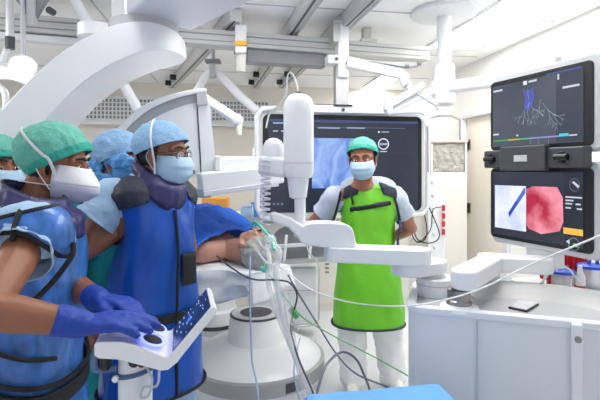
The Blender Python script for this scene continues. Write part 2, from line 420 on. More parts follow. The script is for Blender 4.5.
# tall white drop column with a yellow stripe under the crossbeam
def unpt(px, py, Y): return W(px, py, Y)
a, b = W(240.5, 28, 3.63), W(240.5, 72, 3.6)
t = thing('sensor_post', 'white hanging post with yellow label under the crossbeam', 'post', a)
bm = NB(); beam(bm, W(240.5, 29, 3.63), W(240.5, 56, 3.63), .088, .22, up=N); obj('post', bm, M['white'], t, bevel=.006)
bm = NB(); cyl(bm, W(241.5, 54, 3.6), b, .041, .037, n=20); obj('sensor_cap', bm, M['offwhite'], t, bevel=.005)
bm = NB(); q = W(240.5, 46.5, 3.6); beam(bm, q-V((0, .0, .015)), q+V((0, 0, .015)), .091, .223, up=N); obj('yellow_label', bm, M['yellow'], t)
bm = NB(); q = W(235, 53, 3.56); cyl(bm, q-V((0, .02, 0)), q+V((0, .01, 0)), .007, n=10); obj('screw', bm, M['dgrey'], t)

# ceiling light panels
def light_panel(pts, label):
    c = sum(pts, V())/len(pts)
    t = thing('ceiling_light', label, 'light', V((c.x, c.y, CE)), 'lit panels in the ceiling')
    q = [c+(p-c)*.97 for p in pts]
    bm = NB(); prism(bm, [V((p.x, p.y, CE-.012)) for p in q], (0, 0, .008)); obj('diffuser', bm, M['lightp'], t)
    bm = NB()
    for i in range(4): beam(bm, V((pts[i].x, pts[i].y, CE-.008)), V((pts[(i+1) % 4].x, pts[(i+1) % 4].y, CE-.008)), .03, .016)
    obj('frame', bm, M['white2'], t)
def cp(px, py):
    Y = F*(CE-H)/(HY-py); return V(((px-300)*Y/F, Y, CE))
def rect(a, b, w, l): return [R(a-w/2, b-l/2, CE), R(a+w/2, b-l/2, CE), R(a+w/2, b+l/2, CE), R(a-w/2, b+l/2, CE)]
light_panel([cp(357, 91), cp(383, 91), cp(404, 74), cp(382, 74)], 'lit ceiling panel glowing beyond the display column')
light_panel(rect(2.25, 3.55, .55, 1.5), 'large lit ceiling panel along the right wall')
light_panel(rect(1.15, 2.1, .6, 1.3), 'added out-of-view light panel above the cart at right')  # added fill light, outside the frame, brightens the cart side
light_panel(rect(-.1, 2.1, .6, 1.3), 'added out-of-view light panel above the robot arm')  # added overhead light out of frame, lights the middle of the scene
light_panel(rect(-2.6, 2.4, .6, 1.5), 'added out-of-view light panel over the left side of the room')  # extra light source out of frame, added to brighten the left side
light_panel(rect(-1.15, 4.55, .6, .7), 'added light panel hidden beyond the big curved arm')  # added light tucked behind the curved arm to brighten the deep room

# surgical boom (ceiling disc, hub, arms)
c = W(444, 42, 3.55); t = thing('ceiling_boom', 'white ceiling boom with round disc mount and thick hub, right of centre', 'boom', V((c.x, c.y, CE)))
bm = NB(); lathe(bm, [(0, 0), (.25, 0), (.26, -.012), (.25, -.03), (.12, -.045), (0, -.045)], V((c.x, c.y, CE)), n=48); obj('mounting_disc', bm, M['white2'], t)
zz = lambda py: W(444, py, 3.55).z
o = V((c.x, c.y, 0))
bm = NB(); lathe(bm, [(.055, CE), (.055, zz(66)), (0, zz(66)), ][::-1]+[], o, n=32); obj('stem', bm, M['white2'], t)
bm = NB(); lathe(bm, [(0, zz(65)), (.07, zz(65)), (.082, zz(67)), (.082, zz(80)), (.088, zz(82)), (.088, zz(100)), (.08, zz(104)), (.05, zz(106)), (0, zz(106))], o, n=32); obj('hub', bm, M['white'], t)
bm = NB(); beam(bm, o+Z*zz(88), W(640, 62, 2.6), .12, .085); obj('side_arm', bm, M['white'], t, bevel=.02, seg=3)
bm = NB(); beam(bm, o+Z*zz(86), W(385, 112, 3.5), .06, .06); obj('spring_arm', bm, M['white'], t, bevel=.015, seg=3)

# ================================================================ LARGE DISPLAY on its column
DY = 3.6
DP = W(340, 160, 3.68)
def disp(px, py, off=0): return ray_plane(px, py, DP-N*off, N)
tl, br = disp(258, 110), disp(425.5, 214)
ax0, ax1 = tl.dot(U), br.dot(U); zt, zb = tl.z, br.z; nb = DP.dot(N)
t = thing('large_display', 'large dark widescreen display in white frame behind the man in green', 'display', R((ax0+ax1)/2, nb, zb))
cx, cz, ww, hh = (ax0+ax1)/2, (zt+zb)/2, ax1-ax0, zt-zb
def rrect(w, h, r, n=6):
    out = []
    for sx, sz, a0 in ((1, 1, 0), (-1, 1, 90), (-1, -1, 180), (1, -1, 270)):
        for k in range(n+1):
            a = math.radians(a0+90*k/n); out.append((sx*(w/2-r)+r*math.cos(a), sz*(h/2-r)+r*math.sin(a)))
    return out
def plate(bm, w, h, r, off, dep, ox=0, oz=0, CX=None):
    c0 = R(cx+ox, nb-off, cz+oz) if CX is None else CX
    prism(bm, [c0+U*x+Z*z for x, z in rrect(w, h, r)], N*dep)
bm = NB(); plate(bm, ww, hh, .09, 0, .07); obj('white_surround', bm, M['white2'], t, bevel=.012, seg=3)
bm = NB(); plate(bm, ww-.075, hh-.06, .05, .012, .03); bez = obj('bezel', bm, M['black'], t, bevel=.004)
def dq(x0, y0, x1, y1, off, m, name, par):
    a, b = disp(x0, y0, off), disp(x1, y1, off); bm = NB()
    ca = (a+b)/2; box(bm, ca, (abs((b-a).dot(U)), .002, abs(a.z-b.z)), ROOM); return obj(name, bm, m, par)
scr = dq(268, 119, 418, 210, .014, glow('display_dark', (28, 36, 56), (40, 48, 66), .8, 1.5), 'screen', t)
dq(312, 138, 361, 188, .017, glow('xray_blue', (70, 112, 200), (176, 204, 246), 1.0, 5, ((1.2, 1, .8), (0, .7, 0)), .3, .75, 1.2), 'x_ray_image', scr)
dq(268, 119, 418, 124, .016, glow('display_header', (60, 84, 130), None, .7), 'header_bar', scr)
for x0, x1, y in ((273, 285, 123), (273, 278, 131), (281, 285, 131), (318, 340, 128), (347, 365, 128)):
    dq(x0, y-.7, x1, y+.7, .018, glow('display_text', (176, 196, 226), None, .8), 'text_line', scr)
dq(316, 127.3, 405, 128.2, .0175, glow('display_rule', (120, 140, 180), None, .6), 'divider_line', scr)
dq(362, 134.6, 406, 135.1, .018, glow('display_rule2', (90, 104, 130), None, .6), 'divider_line', scr)
dq(362, 153, 416, 153.6, .018, glow('display_rule3', (70, 80, 104), None, .6), 'divider_line', scr)
for i in range(3):
    dq(273+i*4, 203, 275+i*4, 205, .018, glow('display_icon', (120, 140, 180), None, .7), 'icon', scr)
bm = NB(); c = disp(383.5, 144, .018); tube(bm, [c+(U*math.cos(a)+Z*math.sin(a))*.043 for a in [2*PI*k/24 for k in range(24)]], .0045, 6, closed=True, smooth=False); obj('ring_icon', bm, glow('ring_glow', (225, 232, 245), None, .9), scr)
dq(379.5, 143, 387.5, 145.2, .018, glow('ring_text', (170, 180, 200), None, .8), 'icon_text', scr)
dq(380, 151, 387, 152, .018, glow('ring_text2', (210, 218, 230), None, .8), 'icon_text', scr)
dq(378, 131.2, 379.8, 132.8, .018, glow('cbox', (240, 240, 240), None, .9), 'check_box', scr)
dq(381.5, 131.4, 389, 132.6, .018, glow('cbox2', (170, 180, 200), None, .8), 'text_line', scr)
# carriage column
c = disp(341, 100, .03)
def atc(py): return H-(py-HY)*c.y/F
o = V((c.x, c.y, 0))
bm = NB(); rbox(bm, o+Z*(atc(107)+atc(60))/2, (.105, .09, atc(60)-atc(107))); col = obj('column', bm, M['alu'], t, bevel=.004)
bm = NB()
for x in (-.032, -.01, .012, .034): rbox(bm, o+U*x-N*.046+Z*(atc(107)+atc(70))/2, (.006, .006, atc(70)-atc(107)))
obj('column_groove', bm, M['lgrey'], col)
bm = NB(); rbox(bm, o-N*.02+Z*(atc(79)+atc(27))/2, (.088, .13, atc(27)-atc(79))); obj('column_sleeve', bm, M['white'], t, bevel=.006)
bm = NB(); rbox(bm, o-N*.01-U*.055+Z*(atc(45)+atc(24))/2, (.06, .16, atc(24)-atc(45))); rbox(bm, o+Z*(atc(24)+CE)/2, (.05, .05, CE-atc(24))); obj('trolley', bm, M['alu'], t, bevel=.005)
bm = NB(); rbox(bm, o+U*0-N*.03+Z*atc(26), (.17, .16, .02)); obj('trolley_plate', bm, M['lgrey'], t, bevel=.003)
bm = NB(); rbox(bm, o-U*.07-N*.03+Z*atc(62), (.12, .12, .075)); obj('bearing_block', bm, M['white2'], t, bevel=.01)
for q in (o-U*.06-N*.1+Z*atc(62), o+U*.03-N*.1+Z*atc(66)):
    bm = NB(); cyl(bm, q, q+N*.03, .0125, n=12); obj('bolt', bm, M['dgrey'], t)
bm = NB(); rbox(bm, o-N*.02+Z*(atc(114)+atc(106))/2, (.95, .08, atc(106)-atc(114))); obj('top_rail', bm, M['white2'], t, bevel=.01)
bm = NB(); rbox(bm, o-N*.02+Z*atc(106.6), (.15, .11, .012)); rbox(bm, o-U*.14-N*.02+Z*atc(106.2), (.16, .07, .012)); obj('clamp', bm, M['black'], t)
bm = NB(); q = o-N*.065+Z*atc(111); cyl(bm, q, q-N*.012, .013, n=12); obj('bolt', bm, M['dgrey'], t)
bm = NB(); q0 = disp(258, 118, .03); 
tube(bm, [disp(276, 108, .03), disp(262, 109, .03), disp(257, 116, .03), disp(257, 160, .03), disp(257, 208, .03), disp(262, 217, .03), disp(280, 218, .03)], .021, 10, smooth=False); obj('guard_tube', bm, M['white2'], t)
bm = NB(); tube(bm, [disp(392, 109, .03), disp(418, 110, .03), disp(427, 117, .03), disp(428, 165, .03), disp(428, 206, .03), disp(423, 214, .03), disp(405, 216, .03)], .017, 10, smooth=False); obj('guard_tube', bm, M['white2'], t)

# spring arms right of the column
a = W(342, 65, 3.55); t = thing('spring_arm', 'white hinged spring arm reaching right from the display column', 'arm', a)
k1, k2, k3 = W(405, 75, 3.55), W(407, 86, 3.5), W(437, 104, 3.5)
bm = NB(); beam(bm, W(347, 62, 3.55), k1, .07, .085); obj('upper_arm', bm, M['white'], t, bevel=.012)
bm = NB(); prism(bm, [W(368, 61, 3.5), W(420, 62.5, 3.5), W(420, 65, 3.5), W(406, 67, 3.5)], (0, .09, 0)); obj('support_shelf', bm, M['lgrey'], t, bevel=.003)
for q in (W(407, 66, 3.48), W(419, 63.5, 3.48)):
    bm = NB(); cyl(bm, q-V((.014, 0, 0)), q+V((.014, 0, 0)), .017, n=12); obj('bolt', bm, M['grey'], t)
bm = NB(); tube(bm, [k1, W(404, 80, 3.52), k2], .035, 14); obj('elbow', bm, M['white2'], t)
bm = NB(); beam(bm, k2, k3, .04, .04); obj('fore_arm', bm, M['white'], t, bevel=.008)
bm = NB(); cyl(bm, k3+Z*.03, k3-Z*.05, .014, n=12); obj('end_pin', bm, M['lgrey'], t)
w_ = lambda x, y: W(x, y, 3.5)
bm = NB(); tube(bm, [w_(428, 172), w_(428, 119), w_(437, 116), w_(452, 116), w_(460, 120), w_(460, 140)], .006, 6, smooth=False); obj('wire_hanger', bm, M['grey'], t)
a = W(388, 103, 3.45); t = thing('handle_frame', 'white tube handle on arm at right top of the big display', 'handle', W(388, 118, 3.45))
bm = NB(); beam(bm, W(386, 107, 3.45), W(424, 84, 3.45), .045, .05); obj('support_bar', bm, M['white'], t, bevel=.01)
bm = NB(); tube(bm, [W(388, 106, 3.4), W(390, 114, 3.4), W(396, 112, 3.35), W(420, 112, 3.35), W(426, 116, 3.35), W(427, 126, 3.35)], .017, 10); obj('handle', bm, M['white2'], t)
bm = NB(); cyl(bm, W(388, 98, 3.42), W(388, 110, 3.42), .035, n=16); obj('swivel', bm, M['white2'], t)

# inverted V shield arms under the ceiling left of the display
ap = W(213, 66, 4.0); t = thing('shield_arm', 'white inverted V hanging arms left of the sensor post', 'arm', ap)
bm = NB(); cyl(bm, W(213, 70, 4.0), V((ap.x, ap.y, CE)), .016, n=12); obj('stem', bm, M['lgrey'], t)
bm = NB(); box(bm, W(213, 61.5, 4.0), (.13, .09, .03)); obj('mounting_plate', bm, M['grey'], t, bevel=.004)
bm = NB(); cyl(bm, W(212, 64, 3.98), W(213, 78, 3.98), .03, n=14); obj('joint', bm, M['lgrey'], t)
bm = NB(); tube(bm, [W(212, 72, 4.0), W(206, 76, 4.0), W(197, 92, 3.9)], .036, 12); obj('left_limb', bm, M['white'], t)
bm = NB(); tube(bm, [W(214, 72, 4.0), W(221, 76, 4.0), W(240, 96, 3.85), W(258, 112, 3.75)], .038, 12); obj('right_limb', bm, M['white'], t)
t = thing('spring_arm', 'white jointed arm drooping in front of the wall grille', 'arm', W(205, 98, 3.2))
bm = NB(); beam(bm, W(200, 96, 3.1), W(236, 119, 3.2), .07, .065); obj('upper_arm', bm, M['white'], t, bevel=.02, seg=3)
bm = NB(); ell(bm, W(237, 120, 3.2), (.045, .045, .045)); obj('joint', bm, M['white2'], t)
bm = NB(); cyl(bm, W(239, 121, 3.2), W(239.5, 135, 3.2), .024, .018, n=16); obj('end_socket', bm, M['offwhite'], t)
t = thing('support_strut', 'white round strut slanting between the curved arm and the grille', 'strut', W(142, 114, 3.4))
q_ = W(142, 116, 3.4)-W(121, 80, 3.3); q_ = W(121, 80, 3.3)-q_*((CE-W(121, 80, 3.3).z)/-q_.z)
bm = NB(); cyl(bm, q_, W(142, 116, 3.4), .036, n=20); obj('tube', bm, M['white'], t)
bm = NB(); cyl(bm, W(142, 116, 3.4), W(143.5, 119, 3.4), .042, n=20); obj('end_collar', bm, M['lgrey'], t)

# ================================================================ X-RAY C-ARM (big curved arm) and its detector end
P0 = W(182, 40, 2.2)
def gp(px, py, off=0): return ray_plane(px, py, P0+N*off, N)
outer = spline([V((-60, 190, 0)), V((-30, 148, 0)), V((0, 111, 0)), V((33, 76, 0)), V((67, 48, 0)), V((100, 30, 0)), V((124, 22.5, 0)), V((150, 21, 0)), V((172, 25, 0)), V((181, 31, 0))], 5)
inner = spline([V((182.5, 48, 0)), V((162, 48, 0)), V((140, 52, 0)), V((110, 65, 0)), V((80, 85, 0)), V((50, 115, 0)), V((28, 148, 0)), V((5, 195, 0))], 5)
t = thing('c_arm_gantry', 'huge white curved C-shaped arm sweeping over the staff at upper left', 'medical scanner', gp(150, 20))
PW = gp(182, 40).dot(U); RR = .215; stn = []
def resamp(L, n):
    ds = [0]
    for a_, b_ in zip(L, L[1:]): ds.append(ds[-1]+(b_-a_).length)
    out_ = []
    for i in range(n):
        d_ = ds[-1]*i/(n-1); k_ = max(j for j in range(len(ds)) if ds[j] <= d_+1e-9); k_ = min(k_, len(L)-2)
        out_.append(L[k_].lerp(L[k_+1], (d_-ds[k_])/max(1e-9, ds[k_+1]-ds[k_])))
    return out_
for po, pi in zip(resamp(outer, 60), resamp(inner[::-1], 60)):
    row = []
    for p_, back_ in ((po, 0), (pi, 0), (pi, 1), (po, 1)):
        q_ = gp(p_.x, p_.y); dx_ = RR-(PW-q_.dot(U)); dd_ = RR-math.sqrt(max(0, RR*RR-max(0, dx_)**2)) if dx_ > 0 else 0
        row.append(q_+N*(RR*2-dd_ if back_ else dd_))
    stn.append(row)
bm = NB(); loft(bm, stn); obj('curved_arm', bm, M['white'], t, bevel=.006, seg=2)
bm = NB()
rim_o = [gp(p.x, p.y) for p in outer[:-6]]
bm.free()
cc = R(PW-RR, gp(182, 40).dot(N)+RR, 0)
bm = NB(); cyl(bm, V((cc.x, cc.y, 2.14)), V((cc.x, cc.y, 2.215)), .175, n=48); obj('swivel_joint', bm, M['lgrey'], t)
q4 = [V((-.86, 2.22, 0)), V((-.60, 2.48, 0)), V((-.09, 1.90, 0)), V((-.38, 1.64, 0))]
bm = NB(); prism(bm, [p+Z*2.215 for p in q4], (0, 0, CE-2.215)); obj('carriage_box', bm, M['lilac'], t, bevel=.015, seg=3)
bm = NB(); cc = gp(97, 33, .35); cyl(bm, V((cc.x, cc.y, cc.z-.03)), V((cc.x, cc.y, cc.z+.035)), .10, n=32); box(bm, V((cc.x+.14, cc.y-.02, 2.48)), (.07, .08, CE-2.26)); obj('cable_drum', bm, M['white'], t)

P1 = W(205, 130, 2.55)
def hp(px, py, off=0): return ray_plane(px, py, P1+N*off, N)
t = thing('x_ray_head', 'white curved scanner head with grey arc band behind the man in royal blue', 'medical scanner', hp(160, 190))
o1 = spline([V((*q, 0)) for q in ((84, 222), (88, 195), (95, 166), (103, 149), (113, 134), (125, 120), (140, 107.5), (155, 100), (172, 94), (190, 90.2), (206, 87.8))], 5)
i1 = spline([V((*q, 0)) for q in ((207, 91.5), (191, 94.5), (174, 99), (158, 105.5), (144, 113.5), (130, 125.5), (118, 139.5), (108.5, 154), (101, 171), (94, 197), (90, 222))], 5)
bm = NB(); loft(bm, [[hp(a_.x, a_.y, -.02), hp(b_.x, b_.y, -.02), hp(b_.x, b_.y, .32), hp(a_.x, a_.y, .32)] for a_, b_ in zip(resamp(o1[::-1], 40), resamp(i1, 40))]); obj('outer_rim', bm, M['white'], t, bevel=.006)
i2 = spline([V((*q, 0)) for q in ((207, 101.5), (191, 103.5), (175, 108.5), (160, 115), (147, 123), (134, 134), (122.5, 147), (113, 161), (105, 178), (98, 201), (94, 222))], 5)
bm = NB(); loft(bm, [[hp(a_.x, a_.y, 0), hp(b_.x, b_.y, 0), hp(b_.x, b_.y, .28), hp(a_.x, a_.y, .28)] for a_, b_ in zip(resamp(i1, 40), resamp(i2, 40))]); obj('arc_band', bm, mat('band_grey', (166, 168, 172), .4), t)
shb = spline([V((*q, 0)) for q in ((209.3, 100), (212.5, 130), (216, 165), (217, 172.5), (206, 174.8), (190, 178), (170, 195), (150, 212), (120, 224), (97, 224))], 5)
bm = NB(); st2 = []
for a_, b_ in zip(resamp(i2, 40), resamp(shb, 40)):
    st2.append([hp(a_.x, a_.y, .004), hp(b_.x, b_.y, .004), hp(b_.x, b_.y, .3), hp(a_.x, a_.y, .3)])
loft(bm, st2); obj('shell', bm, M['white'], t, angle=30)
bm = NB(); prism(bm, [hp(196, 91, -.016), hp(206, 89, -.016), hp(208, 104, -.016), hp(197, 106, -.016)], N*.03); obj('end_block', bm, M['lgrey'], t, bevel=.003)
bm = NB(); tube(bm, [hp(197, 104, .001), hp(199, 135, .001), hp(200.5, 160, .001), hp(201, 174, .001)], .0035, 6); obj('seam', bm, M['dgrey'], t)
bm = NB(); q = hp(194, 172, -.002); box(bm, q, (.008, .01, .02), ROOM); obj('latch', bm, M['black'], t)

# flat arms of the patient-side unit
def slab(name, px0, py0, px1, py1, Y0, Y1, h, w, m, t, bev=.012):
    a, b = W(px0, py0, Y0), W(px1, py1, Y1); bm = NB(); beam(bm, a, b, w, h); return obj(name, bm, m, t, bevel=bev, seg=3)
t = thing('detector_arm', 'pair of thick white horizontal arm covers left of the coiled cord', 'arm', W(236, 190, 2.5))
slab('upper_cover', 214, 166, 262, 164.5, 2.62, 2.66, .085, .22, M['white'], t)
slab('lower_cover', 199, 182, 279, 174, 2.45, 2.6, .10, .2, M['white'], t)
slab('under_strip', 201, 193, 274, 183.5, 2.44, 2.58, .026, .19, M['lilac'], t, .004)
slab('end_cap', 196, 193, 203, 193, 2.42, 2.46, .05, .14, M['lgrey'], t, .01)
bm = NB(); tube(bm, [W(217, 158, 2.62), W(230, 157, 2.62), W(250, 157.5, 2.64), W(253, 155, 2.64), W(253, 148, 2.64)], .006, 6); obj('cable', bm, M['wcable'], t)
bm = NB(); box(bm, W(218, 163, 2.5), (.035, .05, .08), ROOM); obj('hinge_block', bm, M['white2'], t, bevel=.008)

# ================================================================ ROBOT ARM ON ITS CART
e1 = V((.60, -.20, 0)).normalized(); e2 = V((-e1.y, e1.x, 0)); CT = W(407, 305, 1.72)
def K(a, b, z): return V((CT.x, CT.y, 0))+e1*a+e2*b+Z*z
# vertical housing
HYD = 1.9
t = thing('robot_arm', 'jointed white robot arm with tall rounded housing crossing before the green apron', 'robot arm', W(428, 298, 1.95))
def sq(c, w, d, r, zrot=0, n=5):
    return [c+U*x+N*y for x, y in rrect(w, d, r, n)]
def vbody(name, px, prof, Y, m, par, dep=.11):
    """stack of rounded rectangles: prof = (py, width in px, depth, corner)"""
    bm = NB(); rings = []
    for py, wpx, dp, r in prof:
        c = W(px, py, Y); w = wpx*Y/F; rr = min(r, w/2-.001, dp/2-.001)
        rings.append(sq(c, w, dp, rr))
    loft(bm, rings); return obj(name, bm, m, par, angle=30)
hs = vbody('housing', 298.5, [(94.5, 10, .05, .02), (96, 19, .085, .035), (99, 25, .105, .045), (104, 28.5, .12, .05), (112, 29.5, .124, .05), (162, 29.5, .124, .045), (172, 29, .122, .045), (177, 26, .115, .04), (178.5, 20, .1, .035)], HYD, M['white'], t)
vbody('seam_ring', 298.5, [(162, 29.9, .1255, .045), (164.5, 29.9, .1255, .045)], HYD, M['lilac'], hs)
vbody('neck', 298, [(177, 20, .09, .03), (178, 21, .09, .03), (189, 18.5, .085, .03), (197, 16.5, .08, .03), (198.5, 12, .06, .025)], HYD, M['white'], t)
vbody('column', 300, [(197, 11, .05, .02), (222, 10.5, .05, .02), (236, 12, .06, .02)], HYD, M['white'], t)
bm = NB(); cyl(bm, W(298, 92, HYD), W(298, 96, HYD), .014, n=16); hs2 = obj('cable_gland', bm, M['steel'], t)
bm = NB(); tube(bm, [W(298, 93, HYD), W(297, 85, HYD), W(293, 75, HYD), W(289, 73, HYD), W(287, 80, 1.95), W(286, 94, 2.0), W(279, 105, 2.05), W(270, 113, 2.1), W(266, 128, 2.1)], .0035, 6); obj('loop_cable', bm, M['wcable'], t)
# left sub-assembly: dome, bracket
bm = NB(); lathe(bm, [(0, .0), (.05, .0), (.05, .03), (.046, .055), (.034, .075), (.015, .086), (0, .088)], W(273.5, 158, 1.97), n=28); obj('dome_motor', bm, M['white'], t)
slab('bracket', 262, 165, 290, 168, 1.98, 1.93, .085, .1, M['white'], t, .02)
bm = NB(); box(bm, W(265, 159, 1.93), (.012, .01, .008), ROOM); obj('indicator', bm, M['dgrey'], t)
# elbow block
el = spline([W(297, 237, HYD), W(301, 226, HYD), W(310, 222, HYD), W(328, 221.5, HYD), W(343, 223, HYD), W(350, 228, HYD), W(352.5, 238, HYD), W(352.5, 245.5, HYD), W(330, 246.5, HYD), W(314, 245, HYD), W(303, 242.5, HYD)], 4, True)
bm = NB(); prism(bm, [p-N*.045 for p in el], N*.1); obj('elbow', bm, M['white'], t, bevel=.022, seg=4)
tap = [W(269, 213, 1.86), W(274, 211.5, 1.86), W(290, 217, 1.87), W(304, 226, 1.88), W(306, 240, 1.88), W(298, 238, 1.88), W(288, 227, 1.87), W(272, 222, 1.86)]
bm = NB(); prism(bm, [p-N*.02 for p in tap], N*.05); obj('tapered_link', bm, M['white'], t, bevel=.012, seg=3)
def flatlink(name, p0, p1, w, h, m, par, r0=True, r1=True, bev=.006):
    """horizontal link with round ends"""
    p0, p1 = V(p0), V(p1); d = p1-p0; d.z = 0; L = d.length; d.normalize(); s = V((-d.y, d.x, 0)); pts = []
    for k in range(13):
        a = -PI/2+PI*k/12; pts.append(p1+d*math.cos(a)*(w/2 if r1 else 0)+s*math.sin(a)*w/2)
    for k in range(13):
        a = PI/2+PI*k/12; pts.append(p0+d*math.cos(a)*(w/2 if r0 else 0)+s*math.sin(a)*w/2)
    for p in pts: p.z = p0.z
    bm = NB(); prism(bm, [p-Z*h/2 for p in pts], Z*h); return obj(name, bm, m, par, bevel=bev, seg=3)
a, b = W(338, 253, 1.9), W(416, 253, 1.84); b.z = a.z
flatlink('lower_link', a, b, .12, .062, M['white'], t)
a, b = W(409, 268, 1.9), W(429, 268, 1.95); b.z = a.z
flatlink('base_link', a, b, .15, .05, M['white'], t)
c = K(.095, .25, 0); c.y = c.y
bm = NB(); lathe(bm, [(0, 0), (.07, 0), (.076, .006), (.078, .1), (.074, .104), (0, .104)], V((c.x, c.y, W(429, 299, 1.95).z)), n=40); obj('base_drum', bm, M['white'], t)
bm = NB(); lathe(bm, [(0, 0), (.079, 0), (.079, .004), (0, .004)], V((c.x, c.y, W(429, 282, 1.95).z)), n=40); obj('joint_seam', bm, M['lgrey'], t)
# coil cord
bm = NB(); pts = []
for k in range(150):
    x = k/149; q = W(266.5-2*x, 157+68*x, 1.92); a = 2*PI*k/149*13
    pts.append(q+V((math.cos(a)*.019, math.sin(a)*.019, 0)))
tube(bm, pts, .0045, 6, smooth=False); single('coiled_cord', bm, M['lilac'], 'pale lilac coiled cord hanging left of the tall arm housing', 'cord')

# cart
KR = Matrix((e1, e2, Z)).transposed(); ct = CT.z
t = thing('equipment_cart', 'white equipment cart with recessed grey tray top at lower right', 'cart', K(.42, .25, 0))
def cartring(z, ins=0, L=.92, D=.42, r=.06):
    return [K(L/2+x, D/2+y, z) for x, y in rrect(L-2*ins, D-2*ins, max(r-ins, .01), 6)]
bm = NB(); loft(bm, [cartring(.1), cartring(ct-.022)]); cbody = obj('body', bm, M['white2'], t)
bm = NB(); o_, i_ = cartring(ct-.022, -.006), cartring(ct-.022, .03)
rs = [cartring(ct-.026, -.004), cartring(ct-.004, -.006), cartring(ct, -.002), cartring(ct+.001, .02), cartring(ct-.003, .028), cartring(ct-.04, .03)]
loft(bm, rs, False, False); obj('rim', bm, M['white'], t)
bm = NB(); prism(bm, cartring(ct-.021, .02), Z*.006); obj('tray', bm, mat('tray_grey', (168, 170, 174), .45, var=.02), t)
# curved bowl wall at the back of the tray
bm = NB(); pth = spline([K(.20, .26, 0), K(.25, .345, 0), K(.34, .38, 0), K(.50, .385, 0), K(.62, .37, 0), K(.74, .31, 0), K(.84, .18, 0)], 6)
hgt = [0, .5, 1, 1, 1, .9, .5]
rings = []
for i, p in enumerate(pth):
    d = (pth[min(i+1, len(pth)-1)]-pth[max(i-1, 0)]).normalized(); s = V((-d.y, d.x, 0)); h = .022*lerp_list(hgt, i/(len(pth)-1))+.004
    rings.append([p-s*.12+Z*(ct-.017), p-s*.06+Z*(ct-.012+h*.2), p-s*.015+Z*(ct+h*.7), p+Z*(ct+h), p+s*.03+Z*(ct+h), p+s*.035+Z*(ct-.03), p-s*.12+Z*(ct-.03)])
loft(bm, rings); obj('tray_back', bm, mat('bowl_grey', (186, 187, 188), .45, var=.02), t)
bm = NB(); box(bm, K(.25, -.002, .5), (.004, .01, .8), KR); obj('panel_seam', bm, M['lgrey'], cbody)
bm = NB(); box(bm, K(.565, -.014, .62), (.034, .026, .62), KR); obj('strap_handle', bm, M['white'], t, bevel=.008, seg=3)
for z in (ct-.055, .40):
    bm = NB(); cyl(bm, K(.565, -.024, z), K(.565, -.032, z), .011, n=16); obj('stud', bm, M['steel'], t)
for a_, b_ in ((.08, .08), (.84, .08), (.08, .34), (.84, .34)):
    bm = NB(); cyl(bm, K(a_-.02, b_, .05), K(a_+.02, b_, .05), .05, n=20); box(bm, K(a_, b_, .09), (.05, .05, .03), KR); obj('caster', bm, M['dgrey'], t)

# screen-holder arm rising out of the tray
t = thing('monitor_stand', 'white two-stage stand with steel collar carrying the right monitors', 'stand', W(459, 304, 1.72))
c = W(459, 304, 1.72); zc = ct-.014
bm = NB(); lathe(bm, [(0, 0), (.075, 0), (.07, .012), (.05, .02), (0, .02)], V((c.x, c.y, zc)), n=32); obj('base_flange', bm, M['white'], t)
bm = NB(); lathe(bm, [(0, .015), (.047, .015), (.047, .034), (.043, .038), (.043, .075), (0, .075)], V((c.x, c.y, zc)), n=32); obj('steel_collar', bm, M['steel'], t)
a = W(464, 279, 1.72); b = W(491, 279, 2.0); b.z = a.z
flatlink('lower_block', a, b, .10, .075, M['white'], t, bev=.012)
a = W(489, 262, 2.04); b = W(540, 262, 1.98); b.z = a.z
flatlink('upper_block', a, b, .11, .07, M['white'], t, bev=.012)
bm = NB(); cyl(bm, W(490, 280, 2.03), W(490, 256, 2.03), .042, n=24); obj('pivot', bm, M['white2'], t)
# twin monitors
A0 = W(490.5, 162, 2.25); A1 = W(593, 153, 1.755)
mx = V((A1.x-A0.x, A1.y-A0.y, 0)); MW = mx.length; mx.normalize(); mn = V((mx.y, -mx.x, 0))     # mn faces the viewer's side
mn = mn if mn.y < 0 or mn.x < 0 else -mn
if mn.dot(V((-1, -.5, 0))) < 0: mn = -mn
def zat(py, right): return H-(py-HY)*(A1.y if right else A0.y)/F
MR = Matrix((mx, -mn, Z)).transposed()
t = thing('monitor_pair', 'two stacked black monitors in silver shells facing left at right edge', 'monitors', V(((A0.x+A1.x)/2, (A0.y+A1.y)/2, 1.0)))
mc = V(((A0.x+A1.x)/2, (A0.y+A1.y)/2, 0))
def mpl(bm, zt, zb, ins, off, dep, r=.02, du=0):
    w, h = MW-2*ins, zt-zb-2*ins; c = mc+Z*(zt+zb)/2+mn*off
    prism(bm, [c+mx*(x+du)+Z*z for x, z in rrect(w, h, r)], -mn*dep)
zt1, zb1 = (zat(84, 0)+zat(58, 1))/2, (zat(152.5, 0)+zat(143, 1))/2
zt2, zb2 = (zat(171, 0)+zat(165, 1))/2, (zat(237, 0)+zat(254, 1))/2
def monitor(zt, zb, name):
    bm = NB(); mpl(bm, zt+.014, zb-.012, -.012, -.006, .05, .03, .016); sh = obj(name+'_shell', bm, M['lgrey'], t, bevel=.008, seg=3)
    bm = NB(); mpl(bm, zt, zb, 0, 0, .015, .022); bz = obj('bezel', bm, M['black'], sh, bevel=.003)
    return sh
def mq(z0, z1, u0, v0, u1, v1, off, m, name, par):
    """rectangle in monitor coordinates, u to the right, v down, 0..1"""
    w = MW; h = z0-z1; bm = NB(); c = mc+mx*((u0+u1)/2-.5)*w+Z*(z0-h*(v0+v1)/2)+mn*off
    box(bm, c, ((u1-u0)*w, .0015, (v1-v0)*h), MR); return obj(name, bm, m, par)
def mpt(z0, z1, u, v, off): return mc+mx*(u-.5)*MW+Z*(z0-(z0-z1)*v)+mn*off
s1 = monitor(zt1, zb1, 'upper_monitor'); s2 = monitor(zt2, zb2, 'lower_monitor')
g = lambda n, c, s=.9: glow(n, c, None, s)
